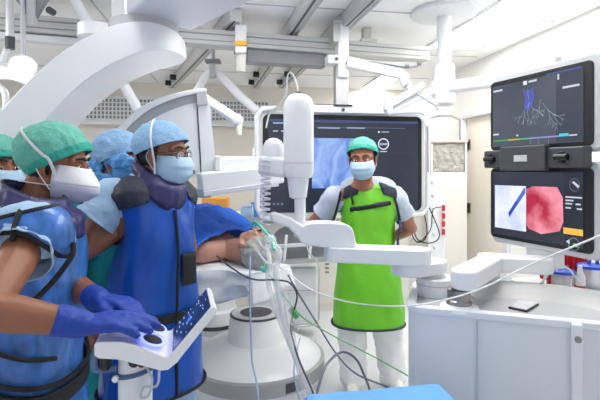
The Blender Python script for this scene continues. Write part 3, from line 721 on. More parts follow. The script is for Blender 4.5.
sc1 = mq(zt1, zb1, .035, .07, .93, .95, .0025, glow('monitor_grey', (62, 70, 84), (84, 92, 104), .8, 3), 'screen', s1)
mq(zt1, zb1, .70, .08, .928, .94, .003, g('monitor_side', (54, 62, 78), .8), 'side_panel', sc1)
tx = g('monitor_text', (206, 214, 226), .9)
for u0, u1, v in ((.045, .15, .14), (.44, .52, .105), (.76, .9, .27), (.045, .11, .77)): mq(zt1, zb1, u0, v-.012, u1, v+.012, .0045, tx, 'text_line', sc1)
mq(zt1, zb1, .385, .085, .42, .135, .0045, g('monitor_icon', (240, 240, 244)), 'icon', sc1)
mq(zt1, zb1, .715, .09, .728, .16, .0045, tx, 'icon', sc1)
mq(zt1, zb1, .615, .055, .92, .068, .0045, g('monitor_blue_rule', (70, 90, 170)), 'header_line', sc1)
for u0, u1, cc_ in ((.045, .22, (60, 170, 80)), (.22, .34, (214, 190, 60)), (.34, .45, (90, 190, 120)), (.45, .72, (150, 150, 214)), (.72, .82, (60, 190, 220)), (.82, .88, (210, 210, 220))):
    mq(zt1, zb1, u0, .855, u1, .872, .0045, g('progress_colour', cc_), 'progress_segment', sc1)
mq(zt1, zb1, .73, .835, .81, .865, .005, g('progress_cyan', (70, 200, 226)), 'progress_marker', sc1)
for u0 in (.31,): mq(zt1, zb1, u0, .80, u0+.02, .82, .0045, tx, 'marker', sc1)
for u0 in (.46, .54, .63): mq(zt1, zb1, u0, .88, u0+.004, .95, .0045, g('tick', (130, 140, 170), .7), 'tick', sc1)
random.seed(11)
wire, blue_ = NB(), NB()
def branch(u, v, a, L, d):
    u2, v2 = u+math.cos(a)*L*.62, v+math.sin(a)*L
    tube(wire, [mpt(zt1, zb1, u, v, .005), mpt(zt1, zb1, u2, v2, .005)], .0008 if d > 1 else .0006, 4, smooth=False)
    if d > 0:
        for s in (-1, 1): branch(u2, v2, a+s*random.uniform(.2, .6), L*random.uniform(.6, .85), d-1)
branch(.43, .22, 1.4, .16, 4); branch(.56, .36, 1.75, .10, 3); branch(.58, .42, .9, .13, 4); branch(.42, .40, 2.0, .10, 3)
obj('airway_tree', wire, g('airway_glow', (150, 176, 190), .7), sc1)
for k in range(7):
    x = .385+.015*k; tube(blue_, [mpt(zt1, zb1, x, .2+.01*(k % 3), .0055), mpt(zt1, zb1, x+.02, .3, .0055), mpt(zt1, zb1, x+.02-.006*k, .45+.02*(k % 3), .0055)], .0016, 4, k=3)
obj('blue_airway', blue_, g('airway_blue', (96, 104, 226), .9), sc1)
sc2 = mq(zt2, zb2, .035, .05, .93, .95, .0025, g('monitor_dark', (42, 48, 62), .8), 'screen', s2)
im = mq(zt2, zb2, .065, .24, .41, .85, .004, glow('scan_lilac', (172, 184, 240), (240, 244, 255), 1.0, 7, ((1, 1, 1), (0, .4, 0)), .25, .6), 'scan_image', sc2)
bm = NB(); prism(bm, [mpt(zt2, zb2, *q, .0052) for q in ((0.2345, .68), (0.2224, .62), (0.3918, .27), (0.4076, .25), (0.4076, .33))], mn*.001); obj('instrument_streak', bm, g('streak', (80, 108, 214)), im)
bm = NB(); prism(bm, [mpt(zt2, zb2, *q, .0055) for q in ((0.2345, .68), (0.2284, .63), (0.3071, .46), (0.3313, .45))], mn*.001); obj('instrument_shadow', bm, g('streak2', (40, 58, 170)), im)
bm = NB(); prism(bm, [mpt(zt2, zb2, *q, .0042) for q in ((0.4173, .28), (0.4805, .235), (0.7123, .235), (0.7597, .36), (0.765, .66), (0.7334, .78), (0.5648, .85), (0.4383, .80), (0.412, .72))], mn*.001)
obj('camera_image', bm, glow('tissue_pink', (176, 30, 62), (244, 150, 168), 1.0, 7, ((1, 1, 1), (0, .8, 0)), .36, .62), sc2)
mq(zt2, zb2, .77, .05, .93, .95, .003, g('monitor_side2', (34, 38, 50), .8), 'side_panel', sc2)
for u0, u1, v in ((.785, .92, .35), (.785, .85, .39), (.785, .84, .43), (.87, .91, .43), (.785, .83, .48), (.88, .92, .485)): mq(zt2, zb2, u0, v-.009, u1, v+.009, .0045, tx, 'text_line', sc2)
mq(zt2, zb2, .768, .725, .928, .80, .0048, g('amber', (250, 184, 74), 1.0), 'amber_bar', sc2)
bm = NB(); tube(bm, [mpt(zt2, zb2, .86+.04*math.cos(a), .2+.075*math.sin(a), .0048) for a in [2*PI*k/20 for k in range(20)]], .0012, 4, closed=True, smooth=False); obj('dial_ring', bm, g('dial', (120, 130, 150), .7), sc2)
bm = NB(); prism(bm, [mpt(zt2, zb2, *q, .0052) for q in ((0.84, .17), (0.855, .155), (0.903, .215), (0.89, .235))], mn*.001); obj('dial_icon', bm, tx, sc2)
bm = NB(); tube(bm, [mpt(zt2, zb2, .855+.045*math.cos(a), .91+.075*math.sin(a), .0048) for a in [2*PI*k/20 for k in range(20)]], .0012, 4, closed=True, smooth=False); obj('dial_ring', bm, g('dial2', (150, 160, 180), .7), sc2)
bm = NB(); prism(bm, [mpt(zt2, zb2, *q, .0052) for q in ((0.79, .89), (0.82, .86), (0.82, .92))], mn*.001); obj('arrow_icon', bm, tx, sc2)
mq(zt2, zb2, .85, .90, .89, .94, .0052, g('dial_green', (110, 190, 90)), 'status_dot', sc2)
# hinge between the two
zh = (zb1+zt2)/2; hh_ = zb1-zt2
bm = NB(); box(bm, mc+Z*zh+mn*.022, (MW*.99, .05, hh_*.95), MR); hg = obj('hinge_bar', bm, M['dgrey'], t, bevel=.008)
bm = NB(); box(bm, mc+Z*(zh)+mn*.05-mx*.02, (MW*.46, .03, hh_*1.25), MR); hc = obj('hinge_cover', bm, M['dgrey'], t, bevel=.006)
bm = NB(); box(bm, mc+Z*zh+mn*.067-mx*.02, (.07, .003, .028), MR); obj('rating_plate', bm, M['lgrey'], hc)
for u_ in (-.215, .17):
    bm = NB(); cyl(bm, mc+mx*(u_-.03)+Z*zh+mn*.055, mc+mx*(u_+.03)+Z*zh+mn*.055, .014, n=14); box(bm, mc+mx*u_+Z*zh+mn*.05, (.022, .02, .045), MR); obj('hinge_knuckle', bm, M['black'], t, bevel=.003)
bm = NB(); box(bm, mc-mn*.07+Z*(zt2+zb1)/2, (.12, .05, .9), MR); box(bm, mc-mn*.055+Z*(zb2-.02), (.16, .06, .16), MR); obj('rear_post', bm, M['white2'], t, bevel=.01)

# phone lying in the tray
bm = NB(); pc = V((.866, 1.742, ct-.0105))
pr = Matrix.Rotation(math.radians(44), 3, 'Z')
t = thing('smartphone', 'smartphone lying face up in the grey cart tray', 'phone', pc)
box(bm, pc, (.128, .07, .009), pr); obj('phone_body', bm, M['black'], t, bevel=.004, seg=3)
bm = NB(); box(bm, pc+Z*.005, (.118, .062, .0015), pr); obj('glass', bm, M['phone'], t)

# side shelf with suction canisters behind the cart
sz = W(560, 287, 2.1).z
t = thing('side_shelf', 'pale grey round-cornered side shelf beyond the cart under the canisters', 'shelf', W(570, 285, 2.2))
c = W(578, 287, 2.2)
bm = NB(); prism(bm, [V((c.x, c.y, sz-.03))+U*x+N*y for x, y in rrect(.60, .26, .06)], Z*.03); obj('shelf_top', bm, M['lgrey'], t, bevel=.006)
bm = NB(); box(bm, V((c.x+.1, c.y+.1, (sz-.03)/2)), (.06, .06, sz-.03)); obj('post', bm, M['white2'], t)
bm = NB(); box(bm, V((c.x+.1, c.y+.1, .02)), (.4, .3, .04)); obj('foot', bm, M['lgrey'], t, bevel=.01)
def canister(px, py, Y, r, h, label):
    q = W(px, py, Y); q.z = sz
    t = thing('suction_canister', label, 'canister', q, 'clear canisters with blue lids on the side shelf')
    bm = NB(); lathe(bm, [(0, 0), (r*.88, 0), (r*.9, .004), (r, h), (r*.97, h), (r*.86, .008), (0, .008)], q, n=28); obj('jar', bm, M['clear'], t)
    bm = NB(); lathe(bm, [(0, h), (r*1.1, h), (r*1.12, h+.012), (r*1.0, h+.016), (r*.5, h+.02), (0, h+.02)], q, n=28); ld = obj('lid', bm, M['blue'], t)
    for dx in (-.02, .018):
        bm = NB(); cyl(bm, q+V((dx, -.01, h+.018)), q+V((dx, -.01, h+.036)), .008, n=12); obj('port', bm, M['blue'], ld)
    return q
qa = canister(562, 285, 2.08, .05, .07, 'clear suction canister with blue lid and red-striped tube beside it')
qb = canister(592, 283, 2.1, .056, .09, 'clear suction canister with blue lid at the very right edge')
def red_rack(px0, py0, px1, py1, Y, label):
    a, b = W(px0, py0, Y), W(px1, py1, Y)
    t = thing('red_holder', label, 'holder', V(((a.x+b.x)/2, Y, sz)))
    bm = NB(); box(bm, V(((a.x+b.x)/2, Y, (a.z+b.z)/2)), (b.x-a.x, .03, a.z-b.z)); obj('back_plate', bm, M['red'], t, bevel=.004)
    return t, a, b
t, a, b = red_rack(549, 254, 590, 279, 2.2, 'red plastic holder behind the blue-lidded canisters')
for x in (.25, .5, .72): 
    bm = NB(); tube(bm, [V((a.x+(b.x-a.x)*x, 2.17, b.z)), V((a.x+(b.x-a.x)*x, 2.165, a.z-.01)), V((a.x+(b.x-a.x)*x+.015, 2.17, a.z+.006)), V((a.x+(b.x-a.x)*x+.02, 2.175, b.z))], .006, 8); obj('hook', bm, M['red'], t)
bm = NB(); box(bm, V(((a.x+b.x)/2+.05, 2.2, (b.z+sz)/2)), (.03, .02, b.z-sz)); obj('stem', bm, M['red'], t)
t, a, b = red_rack(541, 268, 557, 279, 2.12, 'small red block left of the nearer blue-lidded canister')
bm = NB(); box(bm, V((b.x-.03, 2.12, (b.z+sz)/2)), (.03, .02, b.z-sz)); obj('stem', bm, M['red'], t)
q = W(580, 272, 2.05); q.z = sz
t = thing('white_bottle', 'white nozzle bottle with red stripe between the two canisters', 'bottle', q)
bm = NB(); lathe(bm, [(0, 0), (.02, 0), (.022, .01), (.022, .06), (.012, .085), (.009, .11), (0, .112)], q, n=20); obj('bottle_body', bm, M['white'], t)
bm = NB(); lathe(bm, [(0, .01), (.0225, .01), (.0225, .022), (0, .022)], q, n=20); obj('red_stripe', bm, M['red'], t)
for i, (x0, y0) in enumerate(((543, 285), (540, 284))):
    bm = NB(); tube(bm, [W(x0, y0, 1.97), W(545+i*2, 276, 1.97), W(552, 270-i*2, 1.97), W(562, 267-i, 1.98), W(570, 270, 1.98), W(575, 277, 1.98), W(580, 282, 1.96)], .0045, 8)
    single('suction_tube', bm, M['wcable'], ['white looped suction tube, the lower loop over the near canister', 'white looped suction tube, the higher loop over the near canister'][i], 'tube')
# wall dispenser at the far right edge
q = W(600, 175, 2.6); t = thing('wall_dispenser', 'white wall dispenser with pale blue label at far right edge behind monitors', 'dispenser', W(602, 200, 2.6))
bm = NB(); box(bm, W(606, 190, 2.6), (.14, .1, .34)); obj('case', bm, M['white2'], t, bevel=.012)
bm = NB(); box(bm, W(604, 238, 2.55), (.11, .012, .06)); obj('blue_label', bm, M['maskd'], t)

# ================================================================ STORAGE on the right at the back
def RWp(px, py, off=0): return ray_plane(px, py, R(RW-off, 0, 0), U)
q0, q1 = W(431, 150, 5.0), W(467, 150, 5.0)
t = thing('storage_cabinet', 'tall beige cabinet with plastic-curtained top niche left of the door', 'cabinet', V(((q0.x+q1.x)/2, 5.25, 0)))
zt_, zn = W(431, 142, 5.0).z, W(431, 172, 5.0).z
wd = q1.x-q0.x; xc = (q0.x+q1.x)/2
bm = NB(); box(bm, V((xc, 5.2, zn/2)), (wd, .4, zn)); obj('lower_body', bm, M['beige'], t, bevel=.004)
bm = NB(); box(bm, V((xc, 5.2, zt_+.01)), (wd+.02, .42, .02)); box(bm, V((q0.x+.01, 5.2, (zt_+zn)/2)), (.02, .4, zt_-zn)); box(bm, V((q1.x-.01, 5.2, (zt_+zn)/2)), (.02, .4, zt_-zn)); box(bm, V((xc, 5.39, (zt_+zn)/2)), (wd, .02, zt_-zn)); obj('niche', bm, M['beige'], t)
bm = NB()
bmesh.ops.create_grid(bm, x_segments=40, y_segments=24, size=.5)
for v in bm.verts: 
    x, y = v.co.x, v.co.y; v.co = V((xc+x*(wd-.05), 5.02+.006*math.sin(x*26+2*math.sin(y*7))+.014*noise.noise(V((x*9, y*9, 3)))+.01*noise.noise(V((x*21, y*21, 7))), (zt_+zn)/2+y*(zt_-zn-.01)))
obj('plastic_curtain', bm, M['film'], t, solid=.002)
bm = NB(); box(bm, V((xc, 4.99, zt_+.004)), (wd, .01, .02)); obj('hem_rail', bm, mat('pinkish_rail', (206, 176, 168), .5), t)
# white foam panel with red strips
q = W(436, 220, 4.6); 
t = thing('supply_board', 'white board with bumps and a red strip beside the beige cabinet', 'board', V((q.x, q.y, W(436, 290, 4.6).z)))
za, zb_ = W(436, 176, 4.6).z, W(436, 260, 4.6).z
bm = NB(); box(bm, V((q.x, q.y, (za+zb_)/2)), (.17, .03, za-zb_)); obj('board', bm, M['white'], t, bevel=.004)
bm = NB(); box(bm, V((q.x, q.y+.02, zb_/2+.05)), (.05, .03, zb_+.1)); box(bm, V((q.x, q.y+.02, .02)), (.3, .3, .04)); obj('stand', bm, M['lgrey'], t)
for k in range(6):
    bm = NB(); p = W(432.5+.4*k, 182+k*13, 4.58); ell(bm, p, (.018, .018, .024), sub=2); obj('bump', bm, M['white2'], t)
for k in range(4):
    bm = NB(); p = W(443.5, 208+k*8, 4.55); box(bm, p, (.026, .03, .06)); obj('red_strip', bm, M['red'], t, bevel=.004)
bm = NB(); tube(bm, [W(441, 207, 4.5), W(433, 210, 4.5), W(431, 228, 4.4), W(424, 238, 4.3), W(417, 243, 4.2)], .005, 6); single('black_cable', bm, M['trim'], 'black cable drooping from the white board with the red strip', 'cable')
# back counter
q0 = back(196, 208, .5); q1 = back(420, 208, .5)
cz_ = W(300, 215, 4.5).z
t = thing('back_counter', 'long off-white counter behind the patient below the big display', 'counter', R(-.3, 4.7, 0))
bm = NB(); rbox(bm, R(.2, 4.7, cz_-.02), (3.4, .55, .04)); obj('counter_top', bm, M['offwhite'], t, bevel=.006)
bm = NB(); rbox(bm, R(.2, 4.74, (cz_-.04)/2), (3.34, .45, cz_-.04)); cb = obj('cabinet_body', bm, M['beige'], t)
for k in range(6):
    bm = NB(); rbox(bm, R(-1.2+k*.56, 4.505, cz_/2), (.54, .02, cz_-.16)); d_ = obj('cabinet_door', bm, M['offwhite'], t, bevel=.003)
    bm = NB(); rbox(bm, R(-1.0+k*.56, 4.485, cz_-.2), (.12, .02, .015)); obj('door_handle', bm, M['steel'], d_)
def on_counter(px0, px1, ytop, Y, d, m, name, label, cat, grp=None, cr=0):
    a, b = W(px0, ytop, Y), W(px1, ytop, Y); bm = NB(); box(bm, V(((a.x+b.x)/2, Y, (a.z+cz_)/2)), (b.x-a.x, d, a.z-cz_))
    if cr:
        bmesh.ops.subdivide_edges(bm, edges=bm.edges[:], cuts=5, use_grid_fill=True); crease(bm, cr, 16)
        lo = min(v.co.z for v in bm.verts)
        for v in bm.verts: v.co.z += (cz_-lo)
    return single(name, bm, m, label, cat, grp, bevel=.004 if not cr else 0)
t_ = on_counter(204, 228, 197.5, 4.3, .2, M['orange'], 'orange_box', 'orange box on the back counter above the blue patient drape', 'box')
bm = NB(); q = W(212.5, 206, 4.195); rr_ = []
for x0, y0, x1, y1 in ((208, 206.6, 209.6, 205.2), (209.6, 205.2, 210.4, 206.8), (211, 206.6, 213.5, 206), (214, 205.2, 215.5, 206.6)): tube(bm, [W(x0, y0, 4.198), W(x1, y1, 4.198)], .006, 4, smooth=False)
pr_ = t_; 
mk = obj('printed_mark', bm, M['dgrey'], t_)
on_counter(186, 199, 204, 4.25, .2, M['offwhite'], 'storage_box', 'off-white box on the counter left of the orange box', 'box')
on_counter(242, 253, 206, 4.25, .14, M['maskb'], 'wrapped_pack', 'pale blue wrapped pack on the back counter, nearest the orange box', 'pack', None, .012)
on_counter(252, 262, 203, 4.35, .14, M['maskd'], 'wrapped_pack', 'crumpled bright blue pack on the counter by the display edge', 'pack', None, .014)
for k, (x0, y0, x1, y1) in enumerate(((410, 215, 424, 212), (413, 216, 428, 205))):
    bm = NB(); tube(bm, [W(x0, y0, 3.9), W((x0+x1)/2-4, y0+22, 3.88), W((x0+x1)/2+4+6*k, y0+27, 3.88), W((x0+x1)/2+10+9*k, y0+18, 3.88), W(x1, y1, 3.88)], .005, 6)
    single('black_cable', bm, M['trim'], ['short black cable loop under the right corner of the big display', 'longer black cable loop beside the right corner of the big display'][k], 'cable')
# ================================================================ PATIENT TABLE
T = V((-.75, .66, 0)).normalized(); S = V((-T.y, T.x, 0)); S = S if S.y < 0 else -S     # T: from head to feet, S: towards the camera
HD = V((-.235, 2.42, 1.03)); TT = .925
def HW(s): x = min(1, max(0, (s-.06)/.14)); return .135+.13*x*x*(3-2*x)
def PT(s, p, z): return V((HD.x, HD.y, 0))+T*s+S*p+Z*z
TR = Matrix((T, S, Z)).transposed()
t = thing('operating_table', 'operating table with rumpled white sheet under the patient', 'table', PT(.8, 0, 0))
bm = NB(); box(bm, PT(.93, 0, TT-.035), (1.54, .52, .07), TR, .02, 3); obj('mattress', bm, M['sheet'], t)
bm = NB(); box(bm, PT(.03, 0, TT-.035), (.27, .25, .065), TR, .02, 3); obj('head_rest', bm, M['sheet'], t)
bm = NB(); box(bm, PT(.92, 0, TT-.09), (1.5, .46, .035), TR); obj('table_board', bm, M['lgrey'], t, bevel=.006)
c = PT(1.0, 0, 0)
bm = NB(); lathe(bm, [(0, 0), (.28, 0), (.28, .05), (.25, .08), (0, .08)], V((c.x, c.y, 0)), n=40); obj('foot_plate', bm, M['white2'], t)
bm = NB(); lathe(bm, [(0, .08), (.17, .08), (.17, .3), (.155, .32), (.155, TT-.1), (0, TT-.1)], V((c.x, c.y, 0)), n=40); obj('table_column', bm, M['white2'], t)
c2 = W(215, 300, 3.75); tq = thing('floor_column', 'white round column with dark ring behind the open-topped pedestal', 'column', V((c2.x, c2.y, 0)))
bm = NB(); lathe(bm, [(0, 0), (.23, 0), (.23, .03), (.21, .10), (.2, .12), (0, .12)], V((c2.x, c2.y, 0)), n=40); obj('foot', bm, M['white2'], tq)
bm = NB(); lathe(bm, [(0, .12), (.185, .12), (.185, .30), (.165, .32), (.165, .72), (.15, .735), (0, .735)], V((c2.x, c2.y, 0)), n=40); obj('shaft', bm, M['white2'], tq)
bm = NB(); lathe(bm, [(.18, .17), (.19, .172), (.19, .20), (.18, .202)], V((c2.x, c2.y, 0)), n=40); obj('column_ring', bm, M['dgrey'], tq)
for s_ in (-1, 1):
    bm = NB(); beam(bm, PT(.3, s_*.285, TT-.08), PT(1.6, s_*.285, TT-.08), .012, .03); obj('side_rail', bm, M['steel'], t, bevel=.002)
bm = NB(); gs = []
for i in range(41):
    s = -.12+1.4*i/40; row = []; hw_ = HW(s)
    dr = .12+.03*math.sin(s*5+1)+.025*math.sin(s*13)
    for k in range(26):
        x = k/25
        if x < .55: p = -hw_+2*hw_*x/.55; z = TT+.008+.01*noise.noise(V((s*9, p*11, 1)))
        else:
            y = (x-.55)/.45; p = hw_+.02+.03*math.sin(s*22)*y+.02*noise.noise(V((s*9, y*3, 2)))+.03*y; z = TT+.006-dr*y
        row.append(PT(s, p, z))
    gs.append(row)
loft(bm, gs, False, False, closed=False); obj('hanging_sheet', bm, M['sheet'], t, solid=.004)
bm = NB(); gs = []
for i in range(21):
    p = -.14+.29*i/20; row = []
    for k in range(10):
        y = k/9; row.append(PT(-.115-.03*y-.015*math.sin(p*30)*y, p, TT+.008-(.13+.03*math.sin(p*8))*y))
    gs.append(row)
loft(bm, gs, False, False, closed=False); obj('end_sheet', bm, M['sheet'], t, solid=.004)

# ================================================================ PEOPLE
def yaw_frame(phi):
    return V((math.cos(phi), math.sin(phi), 0)), V((-math.sin(phi), math.cos(phi), 0))
def head_matrix(c, phi, pitch=0, roll=0):
    """columns: forward, left, up"""
    m = Matrix.Rotation(phi, 4, 'Z') @ Matrix.Rotation(-pitch, 4, 'Y') @ Matrix.Rotation(roll, 4, 'X')
    return Matrix.Translation(V(c)) @ m
def head_prims(bm, Mh, neck):
    r = Mh.to_3x3(); P = lambda x, y, z: Mh @ V((x, y, z))
    ell(bm, P(-.012, 0, .03), (.098, .076, .09), r)
    ell(bm, P(.032, 0, -.035), (.062, .06, .082), r)
    ell(bm, P(.05, 0, -.098), (.034, .034, .024), r)
    for s in (-1, 1):
        caps(bm, P(-.002, s*.056, -.058), P(.05, s*.024, -.1), .022, .02)
        ell(bm, P(.062, s*.040, -.030), (.021, .021, .02), r)
        caps(bm, P(.082, s*.012, .024), P(.068, s*.05, .02), .012, .011)
        e = r @ Matrix.Rotation(s*.35, 3, 'Z')
        ell(bm, P(-.012, s*.081, -.012), (.018, .008, .033), e, 2); ell(bm, P(-.004, s*.079, -.036), (.009, .007, .013), e, 2)
        ell(bm, P(.096, s*.012, -.046), (.012, .009, .008), r, 2)
        ell(bm, P(.073, s*.032, -.006), (.02, .021, .016), r, 2)
    caps(bm, P(.088, 0, .012), P(.108, 0, -.04), .008, .012)
    ell(bm, P(.084, 0, -.07), (.012, .024, .008), r, 2); ell(bm, P(.082, 0, -.081), (.012, .02, .007), r, 2)
    caps(bm, P(-.028, 0, -.05), V(neck), .056, .062)
def hand(bm, w, d, n, s, curl=(.35, .4, .45, .5), k=1.0, grow=0, thumb=.5):
    w, d, n, s = V(w), V(d).normalized(), V(n).normalized(), V(s).normalized()
    kn = []
    for i, o in enumerate((.030, .010, -.011, -.031)):
        q = w+(d*(.094-.006*abs(i-1))+s*o)*k; kn.append(q)
        caps(bm, w+d*.008*k+s*o*.62*k, q, .0145*k+grow, .012*k+grow, 10)
    caps(bm, w+d*.03*k+s*.018*k, w+d*.07*k-s*.02*k, .016*k+grow, .015*k+grow, 10)
    for i, L in enumerate((.074, .082, .076, .06)):
        p = kn[i]; a = 0; 
        for j, fr in enumerate((.45, .31, .24)):
            a += curl[i]*(.8, 1.1, .8)[j]
            dd = d*math.cos(a)+n*math.sin(a)+s*(.09, .03, -.03, -.09)[i]
            q = p+dd.normalized()*L*fr*k; caps(bm, p, q, (.0098-.0009*j)*k+grow, (.0090-.0010*j)*k+grow, 10); p = q
    p0 = w+d*.022*k+s*.024*k; p1 = p0+(d*.032+s*.028+n*.012*thumb)*k; p2 = p1+(d*.030+s*.012+n*.012*thumb)*k; p3 = p2+(d*.024+s*.002+n*.010*thumb)*k
    caps(bm, p0, p1, .0155*k+grow, .012*k+grow, 10); caps(bm, p1, p2, .0115*k+grow, .0105*k+grow, 10); caps(bm, p2, p3, .0105*k+grow, .0085*k+grow, 10)
def joints(x, y, phi, h, lean=0):
    f, l = yaw_frame(phi); o = V((x, y, 0)); J = {}
    up = lambda z, a=0, b=0: o+f*(a+lean*max(0, z-.53*h)/h)+l*b+Z*z
    J['o'], J['f'], J['l'], J['h'] = o, f, l, h
    J['pel'] = up(.54*h); J['waist'] = up(.63*h); J['chest'] = up(.73*h, .01); J['neck'] = up(.835*h, -.015); J['head'] = up(.935*h, .025)
    for s, n in ((1, 'L'), (-1, 'R')):
        J['sh'+n] = up(.805*h, -.01, s*.175*h/1.7); J['el'+n] = up(.63*h, -.03, s*.23*h/1.7); J['wr'+n] = up(.49*h, .03, s*.22*h/1.7)
        J['hip'+n] = up(.52*h, 0, s*.085); J['kn'+n] = up(.285*h, .02, s*.095); J['an'+n] = up(.05*h, -.01, s*.10)
    return J
def body_mesh(J, Mh, hands=None, fit=1.0, vox=.0055):
    bm = NB(); f, l, h = J['f'], J['l'], J['h']; rot = Matrix((f, l, Z)).transposed()
    ell(bm, J['chest'], (.105*fit, .165*fit, .17), rot); ell(bm, J['waist'], (.1*fit, .14*fit, .15), rot); ell(bm, J['pel'], (.11*fit, .165*fit, .13), rot)
    caps(bm, J['shL']*.8+J['neck']*.2-Z*.02, J['shR']*.8+J['neck']*.2-Z*.02, .062)
    for n in 'LR':
        caps(bm, J['neck']-Z*.0, J['sh'+n]-Z*.01, .05, .055)
        ell(bm, J['sh'+n], (.058, .058, .06))
        caps(bm, J['sh'+n], J['el'+n], .054, .043); 
        mid = J['el'+n].lerp(J['wr'+n], .28)
        caps(bm, J['el'+n], mid, .042, .044); caps(bm, mid, J['wr'+n], .044, .027)
        caps(bm, J['hip'+n], J['kn'+n], .085, .055); c = J['kn'+n].lerp(J['an'+n], .3); caps(bm, J['kn'+n], c-f*.012, .054, .055); caps(bm, c-f*.012, J['an'+n], .054, .036)
        caps(bm, J['an'+n]-Z*.03, J['an'+n]+f*.13-Z*.045, .035, .028)
    head_prims(bm, Mh, J['neck'])
    for n, hd in (hands or {}).items(): hand(bm, J['wr'+n], **hd)
    return remesh(bm, vox, 3, .5)
def eyes(root, Mh, look=0, lid=None, skin=None):
    r = Mh.to_3x3(); P = lambda x, y, z: Mh @ V((x, y, z))
    for s in (-1, 1):
        c = P(.080, s*.032, -.004)
        bm = NB(); ell(bm, c, (.0125, .0135, .0115), r, 2); e = obj('eye', bm, M['eye'], root)
        bm = NB(); a = r @ Matrix.Rotation(look, 3, 'Z'); ell(bm, c+a @ V((.0085, 0, 0)), (.0055, .0066, .0066), a, 2); obj('iris', bm, M['iris'], e)
        bm = NB(); tube(bm, [P(.097, s*.012, .024), P(.095, s*.030, .031), P(.082, s*.052, .026)], [.004, .0052, .003], 8); obj('eyebrow', bm, M['hair'], root)
        bm = NB()
        ell(bm, P(.079, s*.032, .007), (.0138, .0155, .0065), r, 2); obj('eyelid', bm, skin or M['skin'], root)
def cap_bm(Mh, puff=0, back=0, seed=0, amp=.006):
    bm = NB(); bmesh.ops.create_icosphere(bm, subdivisions=5, radius=1)
    for v in bm.verts:
        x, y, z = v.co; bx = .113+puff*.6+(back if x < 0 else 0)*min(1, -x if x < 0 else 0)
        v.co = V((-.014+x*bx, y*(.091+puff), .035+z*(.096+puff)))
    crease(bm, amp, 22, seed=seed); crease(bm, amp*.5, 55, seed=seed+2, ridge=True)
    bmesh.ops.transform(bm, matrix=Mh, verts=bm.verts[:]); return bm
def over_cap(Mh, a, b, puff, back, n):
    a, b = V(a).normalized(), V(b).normalized(); out = []
    for i in range(7):
        u = a.lerp(b, i/6).normalized(); bx = .113+puff*.6+(back*-u.x if u.x < 0 else 0)
        out.append(Mh @ V((-.014+u.x*bx*1.08, u.y*(.091+puff)*1.08, .035+u.z*(.096+puff)*1.08)))
    return out
def scrub_cap(root, Mh, m, band=None, puff=0, back=0, seed=0, front=.052, rear=-.075, amp=.006):
    P = lambda x, y, z: Mh @ V((x, y, z)); r = Mh.to_3x3()
    n = (r @ V((rear-front, 0, -.21)).normalized())
    n = r @ V((-(front-rear), 0, .21)).normalized()
    bm = clip(cap_bm(Mh, puff, back, seed, amp), [(P(.1, 0, front), n)])
    ed = edge_tubes(bm, .0035)
    cp_ = obj('scrub_cap', bm, m, root, solid=.002, angle=80)
    obj('cap_edge', ed, band or m, cp_)
    if band:
        bm = clip(cap_bm(Mh, puff, back, seed, amp), [(P(.1, 0, front), n), (P(.1, 0, front)+n*.026, -n)]); push(bm, .0022)
        obj('cap_band', bm, band, cp_, solid=.002, angle=80)
    return cp_
def mask(root, Mh, m, xf=(.108, .122, .128, .124, .104, .078), zz=(-.012, -.03, -.052, -.08, -.108, -.124), w=(.060, .066, .068, .066, .056, .040), lower=None, pleat=.003, xb=.012, loops=True, split=3, ex=.55):
    P = lambda x, y, z: Mh @ V((x, y, z)); nz = 22; nr = 24; rows = []
    for i in range(nz+1):
        t_ = i/nz; X, z, ww = lerp_list(list(xf), t_), lerp_list(list(zz), t_), lerp_list(list(w), t_); row = []
        X += pleat*math.sin(t_*PI*7)*(1-abs(2*t_-1))
        for k in range(nr+1):
            a = -PI/2+PI*k/nr
            row.append(P(xb+(X-xb)*max(0, math.cos(a))**ex, ww*math.sin(a)*1.08, z+.006*math.sin(a)**2))
        rows.append(row)
    sp = int(nz*split/5) if lower else nz
    bm = NB(); loft(bm, rows[:sp+1], False, False, closed=False); mk = obj('face_mask', bm, m, root, solid=.0025, angle=80)
    if lower:
        bm = NB(); loft(bm, rows[sp:], False, False, closed=False); obj('lower_panel', bm, lower, mk, solid=.0025, angle=80)
    if loops:
        for s in (-1, 1):
            bm = NB(); tube(bm, [P(xb, s*w[0]*1.08, zz[0]), P(-.012, s*.083, .012), P(-.026, s*.086, -.012), P(-.012, s*.084, -.04), P(xb, s*w[3]*1.08, zz[3])], .0019, 6); obj('ear_loop', bm, m, mk)
    return mk
def hair(root, Mh, m, low=-.085, seed=1):
    P = lambda x, y, z: Mh @ V((x, y, z)); r = Mh.to_3x3()
    bm = NB(); bmesh.ops.create_icosphere(bm, subdivisions=5, radius=1)
    for v in bm.verts: x, y, z = v.co; v.co = V((-.014+x*.1015, y*.0795, .022+z*.105))
    crease(bm, .003, 60, seed=seed); bmesh.ops.transform(bm, matrix=Mh, verts=bm.verts[:])
    clip(bm, [(P(.014, 0, 0), r @ V((-1, 0, .25)).normalized()), (P(0, 0, low), r @ V((-.35, 0, 1)).normalized())])
    return obj('hair', bm, m, root, solid=.002, angle=80)
def sup(c, f, l, hf, hb, hw, n=56, e=2.4):
    out = []
    for k in range(n):
        a = 2*PI*k/n; ca, sa = math.cos(a), math.sin(a)
        x = math.copysign(abs(ca)**(2/e), ca)*(hf if ca > 0 else hb); y = math.copysign(abs(sa)**(2/e), sa)*hw
        out.append(c+f*x+l*y)
    return out
